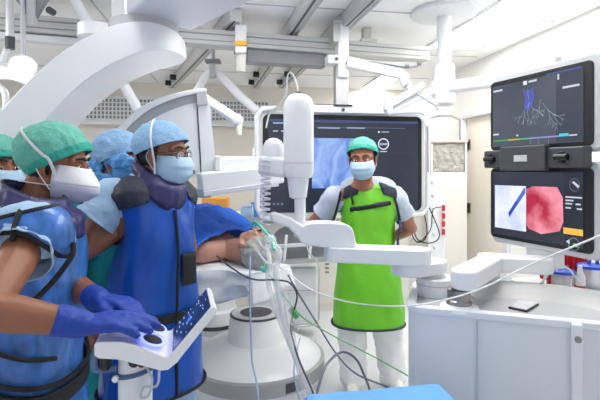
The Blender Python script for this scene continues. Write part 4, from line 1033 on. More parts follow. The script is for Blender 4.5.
def torso_bm(J, rows, seed, amp=.008, lean=0, sub=6, st=(9, 9, 3), cap_bottom=True):
    """rows: (z as a share of the height, half width, front depth, back depth[, forward shift])"""
    f, l, h, o = J['f'], J['l'], J['h'], J['o']; rings = []
    pts = [V((r[1], r[2], r[3])) for r in rows]; zs = [r[0] for r in rows]; sh = [r[4] if len(r) > 4 else 0 for r in rows]
    A = spline(pts, sub); 
    B = spline([V((z, s, 0)) for z, s in zip(zs, sh)], sub)
    for a, b in zip(A, B):
        z = b.x*h; c = o+f*(b.y+lean*max(0, z-.53*h)/h)+Z*z
        rings.append(sup(c, f, l, a.y, a.z, a.x))
    bm = NB(); loft(bm, rings, True, cap_bottom)
    bmesh.ops.recalc_face_normals(bm, faces=bm.faces[:]); bm.normal_update()
    o_ = V((seed*7.3, seed*3.1, seed*5.7)); ns = [(v, v.normal.copy()) for v in bm.verts]
    for v, n in ns:
        q = V((v.co.x*st[0], v.co.y*st[1], v.co.z*st[2]))+o_
        zz_ = 1 if v.co.z < .8*h else .35
        v.co += n*amp*zz_*(noise.noise(q)+.6*noise.noise(q*2.3))
    return bm
def ring_trim(root, pts, r, name='trim', m=None, closed=True):
    bm = NB(); tube(bm, pts, r, 8, k=3, closed=closed); return obj(name, bm, m or M['trim'], root)
def armhole(J, s, dl, rz, rf, dz=0, n=16, df=0, tilt=.0):
    c = J['sh'+('L' if s > 0 else 'R')]+Z*dz+J['f']*df; c = c+J['l']*(s*dl)
    return [c+Z*math.sin(2*PI*k/n)*rz+J['f']*math.cos(2*PI*k/n)*rf+J['l']*s*tilt*math.sin(2*PI*k/n) for k in range(n)]
def sleeve(root, pts, rs, m, seed=0, amp=.006, name='sleeve', solid=.003):
    P = spline(pts, 8); rings = []; s = None
    for i, p in enumerate(P):
        d = (P[min(i+1, len(P)-1)]-P[max(i-1, 0)]).normalized()
        if s is None: s = frame3(d)[1]
        s = (s-d*s.dot(d)).normalized(); u = s.cross(d); rings.append(circ(p, s, u, lerp_list(rs, i/(len(P)-1)), 32))
    bm = NB(); loft(bm, rings, False, False); crease(bm, amp, 18, seed=seed); crease(bm, amp*.5, 45, seed=seed+1, ridge=True)
    return obj(name, bm, m, root, solid=solid, angle=80)
def belt(root, c, f, l, hf, hb, hw, hh, wob=0):
    rows = [[p+Z*(k*hh-wob*math.cos(i/56*2*PI)) for i, p in enumerate(sup(c, f, l, hf+q, hb+q, hw+q))] for k, q in ((-1, 0), (-.8, .006), (.8, .006), (1, 0))]
    for r_ in rows: r_.append(r_[0].copy())
    bm = NB(); loft(bm, rows, False, False, closed=False); return obj('waist_belt', bm, M['trim'], root, solid=.004)
def collar(root, c, f, l, m, rb=.135, rt=.078, drop=.05, bib=.06, hgt=.05, tilt=.03):
    rows = [[], [], [], []]; 
    for k in range(49):
        a = 2*PI*k/48; d = f*math.cos(a)+l*math.sin(a); fr = max(0, math.cos(a))
        top = c+d*rt+Z*(hgt-tilt*math.cos(a)); bot = c+d*(rb+.02*fr)+Z*(-drop-bib*fr**2)
        mid = c+d*(rt+.020)+Z*(hgt*.35-tilt*math.cos(a)*.8); lo = c+d*(rb*.86+.035*fr)+Z*(-drop*.4-bib*.4*fr)
        for q, p in zip(rows, (top, mid, lo, bot)): q.append(p)
    bm = NB(); loft(bm, rows, False, False, closed=False); bmesh.ops.remove_doubles(bm, verts=bm.verts[:], dist=1e-5)
    bmesh.ops.subdivide_edges(bm, edges=bm.edges[:], cuts=2, use_grid_fill=True); crease(bm, .010, 20, seed=3)
    e = edge_tubes(bm, .005); cl = obj('thyroid_collar', bm, m, root, solid=.009, angle=80); obj('trim', e, M['trim'], cl); return cl
def patch(root, src, planes, off, m, name, solid=.004, label=None):
    clip(src, planes); push(src, off); return obj(name, src, m, root, solid=solid, angle=80, label=label)

# ---------------------------------------------------------------- C: man in green
JX, JY = W(368, 300, 2.95).x, 2.95
J = joints(JX, JY, math.radians(-91), 1.66)
f, l = J['f'], J['l']
hc = W(362.5, 158.5, 2.82)
Mh = head_matrix(hc, math.radians(-104), math.radians(-8), math.radians(2)); J['neck'] = hc+V((.01, .055, -.165)); J['head'] = hc
def wp(x, y, Y): return W(x, y, Y)
J['shR'] = wp(335, 199, 2.97); J['shL'] = wp(395, 199, 2.97)
J['elR'] = wp(311, 226, 3.08); J['elL'] = wp(411, 228, 3.08); J['wrR'] = wp(343, 240, 3.18); J['wrL'] = wp(388, 240, 3.18)
J['hipL'] = wp(385, 285, 2.97); J['hipR'] = wp(354, 285, 2.97); J['knR'] = wp(352, 328, 2.96); J['knL'] = wp(388, 328, 2.98); J['anR'] = wp(353, 380, 2.97); J['anL'] = wp(393, 378, 3.03)
t = thing('person', 'man in lime green apron, green cap and blue mask standing before the big display', 'person', V((JX, JY, 0)))
hs_ = dict(R=dict(d=l*.9+f*-.1, n=f, s=Z), L=dict(d=l*-.9-f*.1, n=f, s=Z))
obj('body', body_mesh(J, Mh, hs_, 1.0), M['skinC'], t, angle=80)
eyes(t, Mh, -.1, skin=M['skinC']); scrub_cap(t, Mh, M['capg'], M['capband'], .003, .004, 5, .078, -.02); mask(t, Mh, M['maskb']); hair(t, Mh, M['hair'])
rowsT = [(.848, .085, .075, .075), (.838, .14, .085, .09), (.815, .18, .095, .095), (.76, .176, .11, .105), (.68, .16, .115, .11), (.58, .165, .12, .115), (.5, .175, .125, .12)]
obj('scrub_top', torso_bm(J, rowsT, 3, .004), M['scrubc'], t, angle=80)
for n, e in (('R', (318, 214)), ('L', (402, 210))):
    a = J['sh'+n]; b = J['el'+n]; q = a.lerp(b, .52)
    sleeve(t, [a.lerp(J['chest'], .3), a+Z*.012, a.lerp(b, .28), q], [.078, .077, .072, .076], M['scrubc'], 7)
sg = 1
rowsA = [(.832, .10, .085, .09), (.815, .15, .10, .10), (.79, .182, .115, .11), (.75, .178, .13, .12), (.70, .176, .14, .125), (.62, .172, .14, .125), (.55, .178, .145, .13), (.46, .205, .155, .14), (.36, .225, .16, .15), (.272, .232, .165, .155)]
ap = lambda amp=.013: torso_bm(J, rowsA, 9, amp)
apr = obj('lead_apron', ap(), M['apronC'], t, angle=80)
o = J['o']
for s in (-1, 1):
    patch(apr, ap(), [(o+l*s*.08+Z*1.3, (l*s+Z*.35).normalized()), (o+Z*1.295+l*s*.085, (Z+l*s*.35).normalized())], .004, M['navy'], 'shoulder_pad')
    ring_trim(apr, armhole(J, s, -.008, .115, .115, -.045, tilt=-.03), .008)
zf = lambda x, z, d: o+l*x+f*d+Z*z
bm = NB(); tube(bm, [zf(-.13, 1.20, .120), zf(-.06, 1.212, .140), zf(.02, 1.226, .144), zf(.10, 1.24, .132), zf(.125, 1.244, .124)], .014, 8, flat=.35, up=f); obj('chest_zip', bm, M['trim'], apr)
bm = NB(); tube(bm, [zf(.02, 1.228, .148), zf(.10, 1.242, .138)], .016, 8, flat=.4, up=f); obj('zip_flap', bm, M['navy'], apr)
for s in (-1,):
    bm = NB(); tube(bm, [zf(s*.11, 1.325, .09), zf(s*.12, 1.28, .12), zf(s*.112, 1.235, .138)], .016, 8, flat=.3, up=l); obj('buckle_strap', bm, M['trim'], apr)
hem = sup(o+Z*(.272*1.66+.004), f, l, .168, .158, .236, 40); ring_trim(apr, hem, .008, 'hem_trim', M['navy'])
ring_trim(apr, [zf(.10*math.cos(a), 1.372-.05*max(0, -math.sin(a)), -.09*math.sin(a)) for a in [2*PI*k/24 for k in range(24)]], .008, 'neck_trim', M['navy'])
bm = NB(); bmesh.ops.create_grid(bm, x_segments=12, y_segments=12, size=.5)
for v in bm.verts:
    x, y = v.co.x, v.co.y; v.co = zf(.195+.02*y+.035*x, 1.03+.2*y, .04-.14*x+.015*math.sin(9*y))
obj('side_tie', bm, M['navyb'], apr, solid=.01)
for n in 'RL':
    a, b, c = J['hip'+n], J['kn'+n], J['an'+n]
    sleeve(t, [a, a.lerp(b, .6), b, b.lerp(c, .5), c+Z*.0], [.105, .102, .098, .092, .088], M['wtrou'], 11, .013, 'trouser_leg')
    q = V((c.x, c.y, 0)); sl = f*(.9)+l*(.12 if n == 'L' else -.12); sl.normalize()
    bm = NB(); 
    caps(bm, q-sl*.045+Z*.045, q+sl*.04+Z*.055, .043, .045); caps(bm, q+sl*.03+Z*.042, q+sl*.155+Z*.034, .046, .034); ell(bm, q+Z*.07, (.046, .046, .05))
    bm = remesh(bm, .006, 5); clip(bm, [(V((0, 0, .004)), Z)]); sh_ = obj('shoe', bm, M['offwhite'], t, angle=80)
    bm = NB(); caps(bm, q-sl*.05+Z*.012, q+sl*.15+Z*.012, .042, .038); clip(bm, [(V((0, 0, .0)), Z), (V((0, 0, .02)), -Z)]); obj('sole', bm, M['white'], sh_)

# ---------------------------------------------------------------- B: man in royal blue with glasses
BX, BY = W(153, 300, 1.92).x, 1.92
J = joints(BX, BY, math.radians(-42), 1.70); f, l = J['f'], J['l']
hc = W(164, 153.5, 1.88); Mh = head_matrix(hc, math.radians(-16), math.radians(-3), math.radians(3)); J['neck'] = hc+V((-.05, .01, -.17))
J['shR'] = W(112, 199, 1.84); J['elR'] = W(84, 251, 1.76); J['wrR'] = W(140, 216, 1.88)
J['shL'] = W(178, 200, 2.02); J['elL'] = W(188, 250, 2.12); J['wrL'] = W(165, 228, 2.14)
t = thing('person', 'man in royal blue apron with glasses, blue cap and mask, in the middle', 'person', V((BX, BY, 0)))
hs_ = dict(R=dict(d=l*.6+Z*.4, n=-f, s=Z), L=dict(d=l*-.8+Z*.1, n=-f, s=Z))
obj('body', body_mesh(J, Mh, hs_), M['skinB'], t, angle=80)
eyes(t, Mh, 0, skin=M['skinB']); scrub_cap(t, Mh, M['capb'], None, .006, .008, 8, .064, -.015, .004); mk = mask(t, Mh, M['maskb']); hair(t, Mh, M['hair'], -.095)
P = lambda x, y, z: Mh @ V((x, y, z))
bm = NB()
for pts in ([P(.004, -.07, -.09), P(.012, -.084, -.04)]+over_cap(Mh, (.2, -.97, -.1), (-.1, -.25, .97), .007, .008, 3), [P(.014, -.066, -.012), P(-.03, -.09, .025), P(-.07, -.086, .045)]):
    tube(bm, pts, .0042, 6, flat=.4)
obj('mask_tie', bm, M['maskw'], mk)
gl = NB()
for s in (-1, 1):
    tube(gl, [P(.104+.0*s, s*.033+.026*math.cos(a), -.002+.018*math.sin(a)) - Mh.to_3x3() @ V((.012*((.033+.026*math.cos(a)*s)/.06)**2, 0, 0)) for a in [2*PI*k/16 for k in range(16)]], .0017, 6, closed=True, smooth=False)
    tube(gl, [P(.094, s*.059, .006), P(.05, s*.078, .006), P(-.005, s*.084, .004), P(-.02, s*.084, -.008)], .0022, 6)
tube(gl, [P(.104, -.008, .004), P(.108, 0, .007), P(.104, .008, .004)], .0016, 6)
g_ = obj('glasses', gl, M['dgrey'], t)
for s in (-1, 1):
    bm = NB(); ell(bm, P(.101, s*.033, -.002), (.0012, .025, .017), Mh.to_3x3(), 2); obj('lens', bm, mat('lens_glass', (235, 238, 240), .05, alpha=.16), g_)
rowsT = [(.845, .085, .07, .07), (.83, .125, .08, .085), (.805, .165, .095, .095), (.76, .165, .11, .105), (.68, .145, .115, .11), (.58, .15, .12, .115), (.5, .18, .125, .12)]
obj('scrub_top', torso_bm(J, rowsT, 3, .004), M['scrub'], t, angle=80)
for n in 'RL':
    a = J['sh'+n]; b = J['el'+n]
    sleeve(t, [a.lerp(J['chest'], .25), a+Z*.008, a.lerp(b, .25), a.lerp(b, .46)+V((-.012, 0, 0))], [.082, .082, .086, .09] if n == 'R' else [.06, .06, .06, .06], M['scrub'], 17, .009)
rowsA = [(.838, .10, .09, .09), (.82, .155, .105, .10), (.795, .178, .12, .115, .015), (.75, .158, .135, .11, .025), (.69, .152, .145, .11, .03), (.6, .172, .15, .125, .015), (.53, .187, .16, .145), (.45, .205, .165, .155), (.38, .215, .17, .165), (.315, .218, .172, .168)]
ap = lambda amp=.014: torso_bm(J, rowsA, 21, amp)
apr = obj('lead_apron', ap(), M['apronB'], t, angle=80)
o = J['o']; zf = lambda x, z, d: o+l*x+f*d+Z*z
for s in (-1, 1):
    patch(apr, ap(), [(o+l*s*.10+Z*1.2, (l*s+Z*.1).normalized()), (o+Z*1.325+l*s*.085, (Z+l*s*.4).normalized())], .004, M['navy'], 'shoulder_pad')
    ring_trim(apr, armhole(J, s, -.03, .13, .10, -.05, tilt=-.03, df=.02), .007, 'armhole_trim')
bm = NB(); tube(bm, [zf(.0, 1.29, .170), zf(-.001, 1.2, .186), zf(-.002, 1.12, .194), zf(.0, .97, .186), zf(.0, .80, .180), zf(.0, .54, .184)], .006, 8); obj('front_zip', bm, M['trim'], apr)
bm = NB(); bmesh.ops.create_grid(bm, x_segments=8, y_segments=8, size=.5)
for v in bm.verts:
    x, y = v.co.x, v.co.y; v.co = zf(.06+.07*x, 1.045+.13*y, .182-.25*(max(0, .06+.07*x-.03))**1.2)
obj('front_patch', bm, M['trim'], apr, solid=.006)
belt(apr, o+Z*.86, f, l, .176, .164, .207, .018)
ring_trim(apr, sup(o+Z*(.315*1.70+.004), f, l, .176, .172, .222, 40), .008, 'hem_trim')
bm = NB(); q0, q1 = zf(.03, .95, .17), zf(.07, .86, .175)
collar(t, o+f*.028+Z*(.838*1.70+.012), f, l, M['purple'], .110, .076, .02, .13, .04, .045)
for n in 'RL':
    a, b, c = J['hip'+n], J['kn'+n], J['an'+n]
    sleeve(t, [a, a.lerp(b, .6), b, b.lerp(c, .5), c], [.105, .098, .092, .082, .076], M['scrub'], 12, .006, 'trouser_leg')
    q = V((c.x, c.y, 0)); bm = NB(); caps(bm, q-f*.045+Z*.045, q+f*.15+Z*.036, .044, .036); ell(bm, q+Z*.07, (.046, .046, .05)); bm = remesh(bm, .007, 4); clip(bm, [(V((0, 0, .003)), Z)]); obj('shoe', bm, M['white2'], t, angle=80)

# ---------------------------------------------------------------- A: man in front at left, gloved hands on the console
AX, AY = -.915, 1.45
J = joints(AX, AY, math.radians(-3), 1.60, .10); f, l = J['f'], J['l']
hc = W(57, 163, 1.55); Mh = head_matrix(hc, math.radians(5), math.radians(-9), math.radians(2)); J['neck'] = hc+V((-.075, -.02, -.17))
J['shR'] = W(30, 238, 1.26); J['elR'] = W(-14, 310, 1.01); J['wrR'] = W(84, 324, 1.10)
J['shL'] = V((-.90, 1.62, 1.24)); J['elL'] = V((-.79, 1.56, 1.05)); J['wrL'] = W(100, 300, 1.38)
t = thing('person', 'man in mottled blue apron and green cap with gloved hands on the console', 'person', V((AX, AY, 0)))
hR = dict(d=V((1, .10, .05)), n=V((.1, .1, -1)), s=V((0, 1, .1)), curl=(.22, .2, .22, .26), thumb=.6)
hL = dict(d=V((1, -.35, -.02)), n=V((.05, -.1, -1)), s=V((-.3, -1, .1)), curl=(.28, .26, .3, .34), thumb=.6)
obj('body', body_mesh(J, Mh, dict(R=hR, L=hL), 1.0, .005), M['skin'], t, angle=80)
eyes(t, Mh, 0, skin=M['skin']); hair(t, Mh, M['hair'], -.10)
cpA = scrub_cap(t, Mh, M['capg'], M['capband'], .005, .016, 2, .064, -.085, .007)
mk = mask(t, Mh, M['maskw'], (.110, .130, .150, .154, .122, .085), (-.004, -.030, -.056, -.084, -.112, -.126), (.056, .065, .068, .066, .055, .04), M['maskl'], .0, .02, True, 2.3, .8)
P = lambda x, y, z: Mh @ V((x, y, z))
bm = NB(); tube(bm, [P(.035, -.062, -.05)]+over_cap(Mh, (.25, -.95, -.2), (-.75, -.35, .62), .005, .016, 2), .0065, 8, flat=.4)
tube(bm, [P(.03, -.066, -.07), P(-.03, -.088, -.068), P(-.08, -.07, -.072)], .0032, 8, flat=.5); obj('mask_strap', bm, M['maskw'], mk)
rowsT = [(.845, .085, .07, .07), (.83, .125, .08, .085), (.805, .17, .10, .10), (.76, .185, .115, .11), (.68, .175, .12, .115), (.58, .18, .13, .12), (.5, .19, .13, .13)]
obj('scrub_top', torso_bm(J, rowsT, 3, .004, .10), M['scrub'], t, angle=80)
for n in 'RL':
    a = J['sh'+n]; b = J['el'+n]
    sleeve(t, [a.lerp(J['chest'], .3), a+Z*.012, a.lerp(b, .18), a.lerp(b, .30)], [.080, .078, .078, .084], M['scrub'], 27, .010)
rowsA = [(.825, .11, .10, .10), (.812, .17, .12, .12), (.785, .225, .135, .13), (.74, .232, .15, .14), (.69, .215, .165, .14), (.6, .2, .175, .15), (.53, .205, .175, .155), (.45, .215, .175, .165), (.38, .225, .18, .17), (.30, .23, .18, .175)]
ap = lambda amp=.018: torso_bm(J, rowsA, 33, amp, .10)
apr = obj('lead_apron', ap(), M['apronA'], t, angle=80)
o = J['o']; zf = lambda x, z, d: o+l*x+f*(d+.10*max(0, z-.53*1.6)/1.6)+Z*z
for n_ in 'R':
    bm = NB(); ell(bm, J['sh'+n_]+V((-.012, .02, -.004)), (.120, .098, .105), None, 5); crease(bm, .008, 16, seed=16); clip(bm, [(J['shR']-Z*.05, Z)]); obj('scrub_shoulder', bm, M['scrub'], t, angle=80)
    bm = NB(); ell(bm, J['sh'+n_]+V((-.01, 0, -.0)), (.126, .102, .110), None, 6); crease(bm, .008, 11, seed=6)
    sgn = -1 if n_ == 'R' else 1
    clip(bm, [(J['sh'+n_]-Z*.06, Z), (J['sh'+n_]+Z*.072, (-Z+V((.25, 0, 0))).normalized())]); kill = [v for v in bm.verts if ((v.co.x-J['sh'+n_].x)/.098)**2+((v.co.z-J['sh'+n_].z+.07)/.098)**2 < 1 and (v.co.y-J['sh'+n_].y)*sgn > -.03]
    bmesh.ops.delete(bm, geom=kill, context='VERTS'); ed_ = edge_tubes(bm, .0075); sc_ = obj('shoulder_cap', bm, M['apronA'], apr, solid=.004, angle=80); obj('armhole_trim', ed_, M['trim'], sc_)
    ring_trim(apr, [W(73, 243, 1.26), W(73, 253, 1.25), W(66, 265, 1.235), W(50, 285, 1.22), W(30, 304, 1.21)], .0075, 'armhole_trim', None, False)
bm = NB(); tube(bm, [*[J['shR']+V((.018, -.104*math.sin(q), .112*math.cos(q))) for q in (.75, 1.0, 1.25, 1.5)]], .0115, 8, flat=.4, up=f); obj('shoulder_strap', bm, M['trim'], apr)
for z, r_ in ((.90, .006), (.852, .026)):
    belt(apr, zf(0, z, 0), f, l, .186, .174, .228, r_, .10)
bm = NB(); tube(bm, [zf(-.217, .985, -.02), zf(-.212, .955, .06), zf(-.165, .91, .14), zf(-.08, .88, .18)], .007, 8); obj('pocket_trim', bm, M['trim'], apr)
collar(t, o+f*.06+Z*(.838*1.6-.006), f, l, M['purple'], .128, .084, .03, .07, .05)
for n in 'RL':
    a, b, c = J['hip'+n], J['kn'+n], J['an'+n]
    sleeve(t, [a, a.lerp(b, .6), b, b.lerp(c, .5), c], [.105, .098, .092, .082, .076], M['scrub'], 12, .006, 'trouser_leg')
    q = V((c.x, c.y, 0)); bm = NB(); caps(bm, q-f*.045+Z*.045, q+f*.15+Z*.036, .044, .036); ell(bm, q+Z*.07, (.046, .046, .05)); bm = remesh(bm, .007, 4); clip(bm, [(V((0, 0, .003)), Z)]); obj('shoe', bm, M['white2'], t, angle=80)
for n, hk in (('R', hR), ('L', hL)):
    bm = NB(); w = J['wr'+n]; hand(bm, w, grow=.0028, **hk); e = (J['el'+n]-w).normalized()
    caps(bm, w+e*.005, w+e*.055, .033, .038); bm = remesh(bm, .0045, 3)
    clip(bm, [(w+e*.065, -e)]); crease(bm, .0022, 60, seed=4)
    ed = edge_tubes(bm, .0032); gv = obj('glove', bm, M['glove'], t, angle=80, solid=.001); obj('cuff_roll', ed, M['glove'], gv)

# ---------------------------------------------------------------- D and E, partly hidden
def helper(px, py, Y, phi, label, capm, maskm, topm, band=None, skin='skin', h=1.6, tie=False, puff=.004):
    hc = W(px, py, Y); fo, le = yaw_frame(math.radians(phi)); x, y = hc.x-fo.x*.05, hc.y-fo.y*.05
    J = joints(x, y, math.radians(phi), hc.z/.935); Mh = head_matrix(hc, math.radians(phi), math.radians(-4)); J['neck'] = hc-fo*.05-Z*.17
    t = thing('person', label, 'person', V((x, y, 0)))
    hk = {n: dict(d=V((0, 0, -1))+fo*.15, n=le*(-1 if n == 'L' else 1), s=fo) for n in 'LR'}
    obj('body', body_mesh(J, Mh, hk, 1.0, .007), M[skin], t, angle=80)
    eyes(t, Mh, 0, skin=M[skin]); scrub_cap(t, Mh, M[capm], M[band] if band else None, puff, .008, 31, .046, -.05); mk = mask(t, Mh, M[maskm], pleat=.004); hair(t, Mh, M['hair'])
    rows = [(.84, .09, .08, .08), (.825, .135, .095, .10), (.80, .18, .11, .11), (.75, .195, .13, .12), (.66, .185, .135, .125), (.56, .19, .14, .13), (.48, .2, .145, .135)]
    obj('scrub_top', torso_bm(J, rows, 41, .008), M[topm], t, angle=80)
    for n in 'RL':
        a, b = J['sh'+n], J['el'+n]; sleeve(t, [a.lerp(J['chest'], .3), a+Z*.01, a.lerp(b, .4), a.lerp(b, .8)], [.08, .078, .077, .082], M[topm], 5, .008)
        a, b, c = J['hip'+n], J['kn'+n], J['an'+n]; sleeve(t, [a, a.lerp(b, .6), b, b.lerp(c, .5), c], [.108, .098, .092, .082, .076], M[topm], 13, .006, 'trouser_leg')
        q = V((c.x, c.y, 0)); bm = NB(); caps(bm, q-fo*.045+Z*.045, q+fo*.15+Z*.036, .044, .036); ell(bm, q+Z*.07, (.046, .046, .05)); bm = remesh(bm, .008, 4); clip(bm, [(V((0, 0, .003)), Z)]); obj('shoe', bm, M['white2'], t, angle=80)
    return t, Mh, J, mk
helper(-5, 166, 1.86, -24, 'person in green cap and blue mask cut by the left edge', 'capg', 'maskb', 'scrub', 'capband', 'skin')
tE, Mh, J, mk = helper(120, 159, 2.15, -12, 'person in pale blue cap and teal scrubs half hidden behind the man with glasses', 'capb', 'maskd', 'teal', None, 'skinC', puff=.010)
P = lambda x, y, z: Mh @ V((x, y, z))
for i, (c, r) in enumerate(((P(.06, -.08, -.005), (.085, .02, .035)), (P(-.085, -.07, -.04), (.045, .025, .03)), (P(-.06, -.07, -.085), (.085, .02, .022)))):
    bm = NB(); ell(bm, c, r, Mh.to_3x3(), 4); crease(bm, .014, 30, seed=i+50); obj('mask_tie', bm, M['maskd'], mk, angle=80)
bm = NB(); tube(bm, [J['shR']+V((-.01, -.06, .055)), J['shR']+V((.02, -.07, .02)), J['shR']+V((.03, -.075, -.06))], .022, 8, flat=.3); obj('shoulder_strap', bm, M['navy'], tE)

# ---------------------------------------------------------------- patient
hu = -T; hf = (Z*.92+T*.12-S*.38).normalized(); hf = (hf-hu*hf.dot(hu)).normalized(); hl = hu.cross(hf)
Mh = Matrix((hf, hl, hu)).transposed().to_4x4(); Mh.translation = HD+Z*.0
t = thing('person', 'grey-haired patient lying with head towards the camera, breathing tube in mouth', 'person', PT(.8, 0, TT))
bm = NB(); head_prims(bm, Mh, PT(.20, 0, 1.0))
rot = Matrix((T, S, Z)).transposed()
ell(bm, PT(.42, 0, 1.01), (.2, .16, .085), rot); ell(bm, PT(.68, 0, 1.01), (.2, .15, .085), rot); ell(bm, PT(.9, 0, 1.0), (.14, .16, .085), rot)
for s in (-1, 1):
    caps(bm, PT(.22, 0, 1.0), PT(.26, s*.15, 1.0), .05, .065); ell(bm, PT(.27, s*.165, 1.0), (.065, .065, .065))
    caps(bm, PT(.27, s*.165, .995), PT(.55, s*.19, .97), .055, .043); caps(bm, PT(.55, s*.19, .97), PT(.80, s*.17, .965), .043, .028)
    hand(bm, PT(.80, s*.17, .962), T, -Z, S*-s, (.3, .3, .3, .3))
    caps(bm, PT(.95, s*.085, 1.0), PT(1.32, s*.09, .99), .075, .055); caps(bm, PT(1.32, s*.09, .99), PT(1.60, s*.09, .97), .054, .036)
obj('body', remesh(bm, .006, 3), M['skinP'], t, angle=80)
P = lambda x, y, z: Mh @ V((x, y, z))
bm = NB(); bmesh.ops.create_icosphere(bm, subdivisions=5, radius=1)
for v in bm.verts: x, y, z = v.co; v.co = V((-.016+x*.108, y*.088, .03+z*.105))
crease(bm, .007, 40, st=(1, 1, .4), seed=3); crease(bm, .003, 90, seed=5); bmesh.ops.transform(bm, matrix=Mh, verts=bm.verts[:])
r3 = Mh.to_3x3(); clip(bm, [(P(.075, 0, .085), r3 @ V((-.62, 0, .5)).normalized()), (P(-.04, 0, -.06), r3 @ V((-.6, 0, .8)).normalized())])
obj('hair', bm, M['hairg'], t, solid=.002, angle=80)
eyes(t, Mh, 0, skin=M['skinP'])
for s in (-1, 1):
    bm = NB(); ell(bm, P(.088, s*.032, -.006), (.008, .016, .012), r3, 2); obj('eye_tape', bm, M['yellow'] if s < 0 else M['maskw'], t)
# airway tube and circuit
mth = P(.10, 0, -.07)
t2 = thing('breathing_circuit', 'teal and clear breathing tubes running from the patient down past the pedestal', 'tubing', mth)
bm = NB(); tube(bm, [mth, mth+Z*.04-T*.02, W(269, 236, 2.3), W(273, 243, 2.24), W(274, 250, 2.2)], .009, 12); obj('mask_hose', bm, M['gteal'], t2)
bm = NB(); ell(bm, W(270, 240, 2.26), (.034, .03, .03)); obj('connector', bm, M['clear'], t2)
def corr(pts, r):
    bm = NB(); Pp = spline(pts, 26); rings = []; s = None
    for i, p in enumerate(Pp):
        d = (Pp[min(i+1, len(Pp)-1)]-Pp[max(i-1, 0)]).normalized()
        if s is None: s = frame3(d)[1]
        s = (s-d*s.dot(d)).normalized(); rings.append(circ(p, s, s.cross(d), r*(1+.10*(i % 2)), 14))
    loft(bm, rings); return bm
obj('corrugated_hose', corr([W(270, 242, 2.24), W(280, 252, 2.15), W(276, 272, 2.1), W(280, 300, 2.1), W(288, 335, 2.12), W(302, 372, 2.14), W(316, 402, 2.15), W(330, 460, 2.2)], .014), M['clear'], t2)
obj('corrugated_hose', corr([W(267, 246, 2.24), W(270, 262, 2.14), W(268, 280, 2.12), W(276, 310, 2.13), W(292, 350, 2.15), W(308, 390, 2.17), W(322, 460, 2.2)], .012), M['clear'], t2)
bm = NB(); rows_ = []
for i in range(24):
    q = i/23; c = W(274+34*q, 262+150*q, 2.16); wv = .022+.012*math.sin(q*6)
    rows_.append([c+V(((k/10-.5)*2*wv, .02*math.sin(k*1.3+q*9), 0)) for k in range(11)])
loft(bm, rows_, False, False, closed=False); obj('plastic_sleeve', bm, mat('sleeve_film', (240, 242, 246), .3, alpha=.22, bump=.5, bscale=20), t2, solid=.002)
for k, (pts, m_) in enumerate((([W(268, 250, 2.2), W(262, 246, 2.16), W(258, 240, 2.18)], 'clear'), ([W(258, 252, 2.2), W(266, 262, 2.13), W(276, 266, 2.12), W(290, 272, 2.12)], 'clear'))):
    bm = NB(); tube(bm, pts, .006, 8); obj('thin_line', bm, M['clear'], t2)
bm = NB(); tube(bm, [W(261, 268, 2.16), W(265, 270, 2.15), W(269, 266, 2.15)], .012, 10); obj('hose_joint', bm, M['gteal'], t2)
# drape over the torso
bm = NB(); gs = []
for i in range(34):
    p = -.40+.80*i/33; row = []; s0 = .20+.015*math.sin(p*21)-.05*max(0, p-.12)/.28
    for k in range(36):
        s = s0+(1.45-s0)*k/35; e = max(0, 1-(abs(p)/.40)**(2.6 if p > 0 else 6))
        z = .945+(.142+.118*min(1, k/9)**1.3)*e+.018*noise.noise(V((s*8, p*10, 4)))+.045*(.4-abs(noise.noise(V((s*7+p*4, p*12-s*3, 8)))))+.008*noise.noise(V((s*31, p*33, 2)))
        if abs(p) > .30: z -= (abs(p)-.30)*1.8
        row.append(PT(s, p, z))
    gs.append(row)
loft(bm, gs, False, False, closed=False)
single('surgical_drape', bm, M['drape'], 'rumpled bright blue drape covering the patient up to the shoulders', 'drape', solid=.005)
# anaesthesia stand behind the head
t = thing('anaesthesia_stand', 'white anaesthesia stand with grey panel and rails beyond the patient head', 'medical stand', W(292, 330, 3.75))
a, b = W(253, 268, 3.75), W(317, 326, 3.75)
bm = NB(); box(bm, V(((a.x+b.x)/2, 3.86, (a.z+b.z)/2)), (b.x-a.x, .2, a.z-b.z)); obj('drawer_case', bm, M['white2'], t, bevel=.012, seg=3)
bm = NB(); box(bm, V(((a.x+b.x)/2, 3.745, (a.z*.62+b.z*.38))), (b.x-a.x-.02, .006, .004)); obj('drawer_gap', bm, M['grey'], t)
bm = NB(); cyl(bm, V(((a.x+b.x)/2+.08, 3.86, .03)), V(((a.x+b.x)/2+.08, 3.86, b.z)), .03, n=16); obj('stem', bm, M['lgrey'], t)
bm = NB(); box(bm, V(((a.x+b.x)/2+.08, 3.86, .02)), (.34, .28, .04)); obj('foot', bm, M['lgrey'], t, bevel=.01)
pn = spline([W(272, 262, 3.8), W(272, 240, 3.8), W(276, 232, 3.8), W(284, 227, 3.8), W(300, 226, 3.8), W(318, 232, 3.8), W(324, 240, 3.8), W(324, 262, 3.8)], 4)
bm = NB(); prism(bm, pn, (0, .05, 0)); obj('grey_panel', bm, M['grey'], t, bevel=.006)
bm = NB(); beam(bm, W(268, 247, 3.74), W(326, 243, 3.74), .02, .03); obj('cross_rail', bm, M['white2'], t, bevel=.003)
bm = NB(); beam(bm, W(268, 263, 3.72), W(326, 259, 3.72), .08, .03); obj('lower_rail', bm, M['alu'], t, bevel=.003)
for x in (285, 310):
    bm = NB(); beam(bm, W(x+1.5, 235, 3.71), W(x-1, 264, 3.71), .018, .022, up=V((1, 0, 0))); obj('rail_post', bm, M['white'], t, bevel=.003)
for k in range(3):
    bm = NB(); cyl(bm, W(325, 264+k*4, 3.7), W(329, 264+k*4, 3.7), .010, n=10); obj('clamp_knob', bm, M['steel'], t)

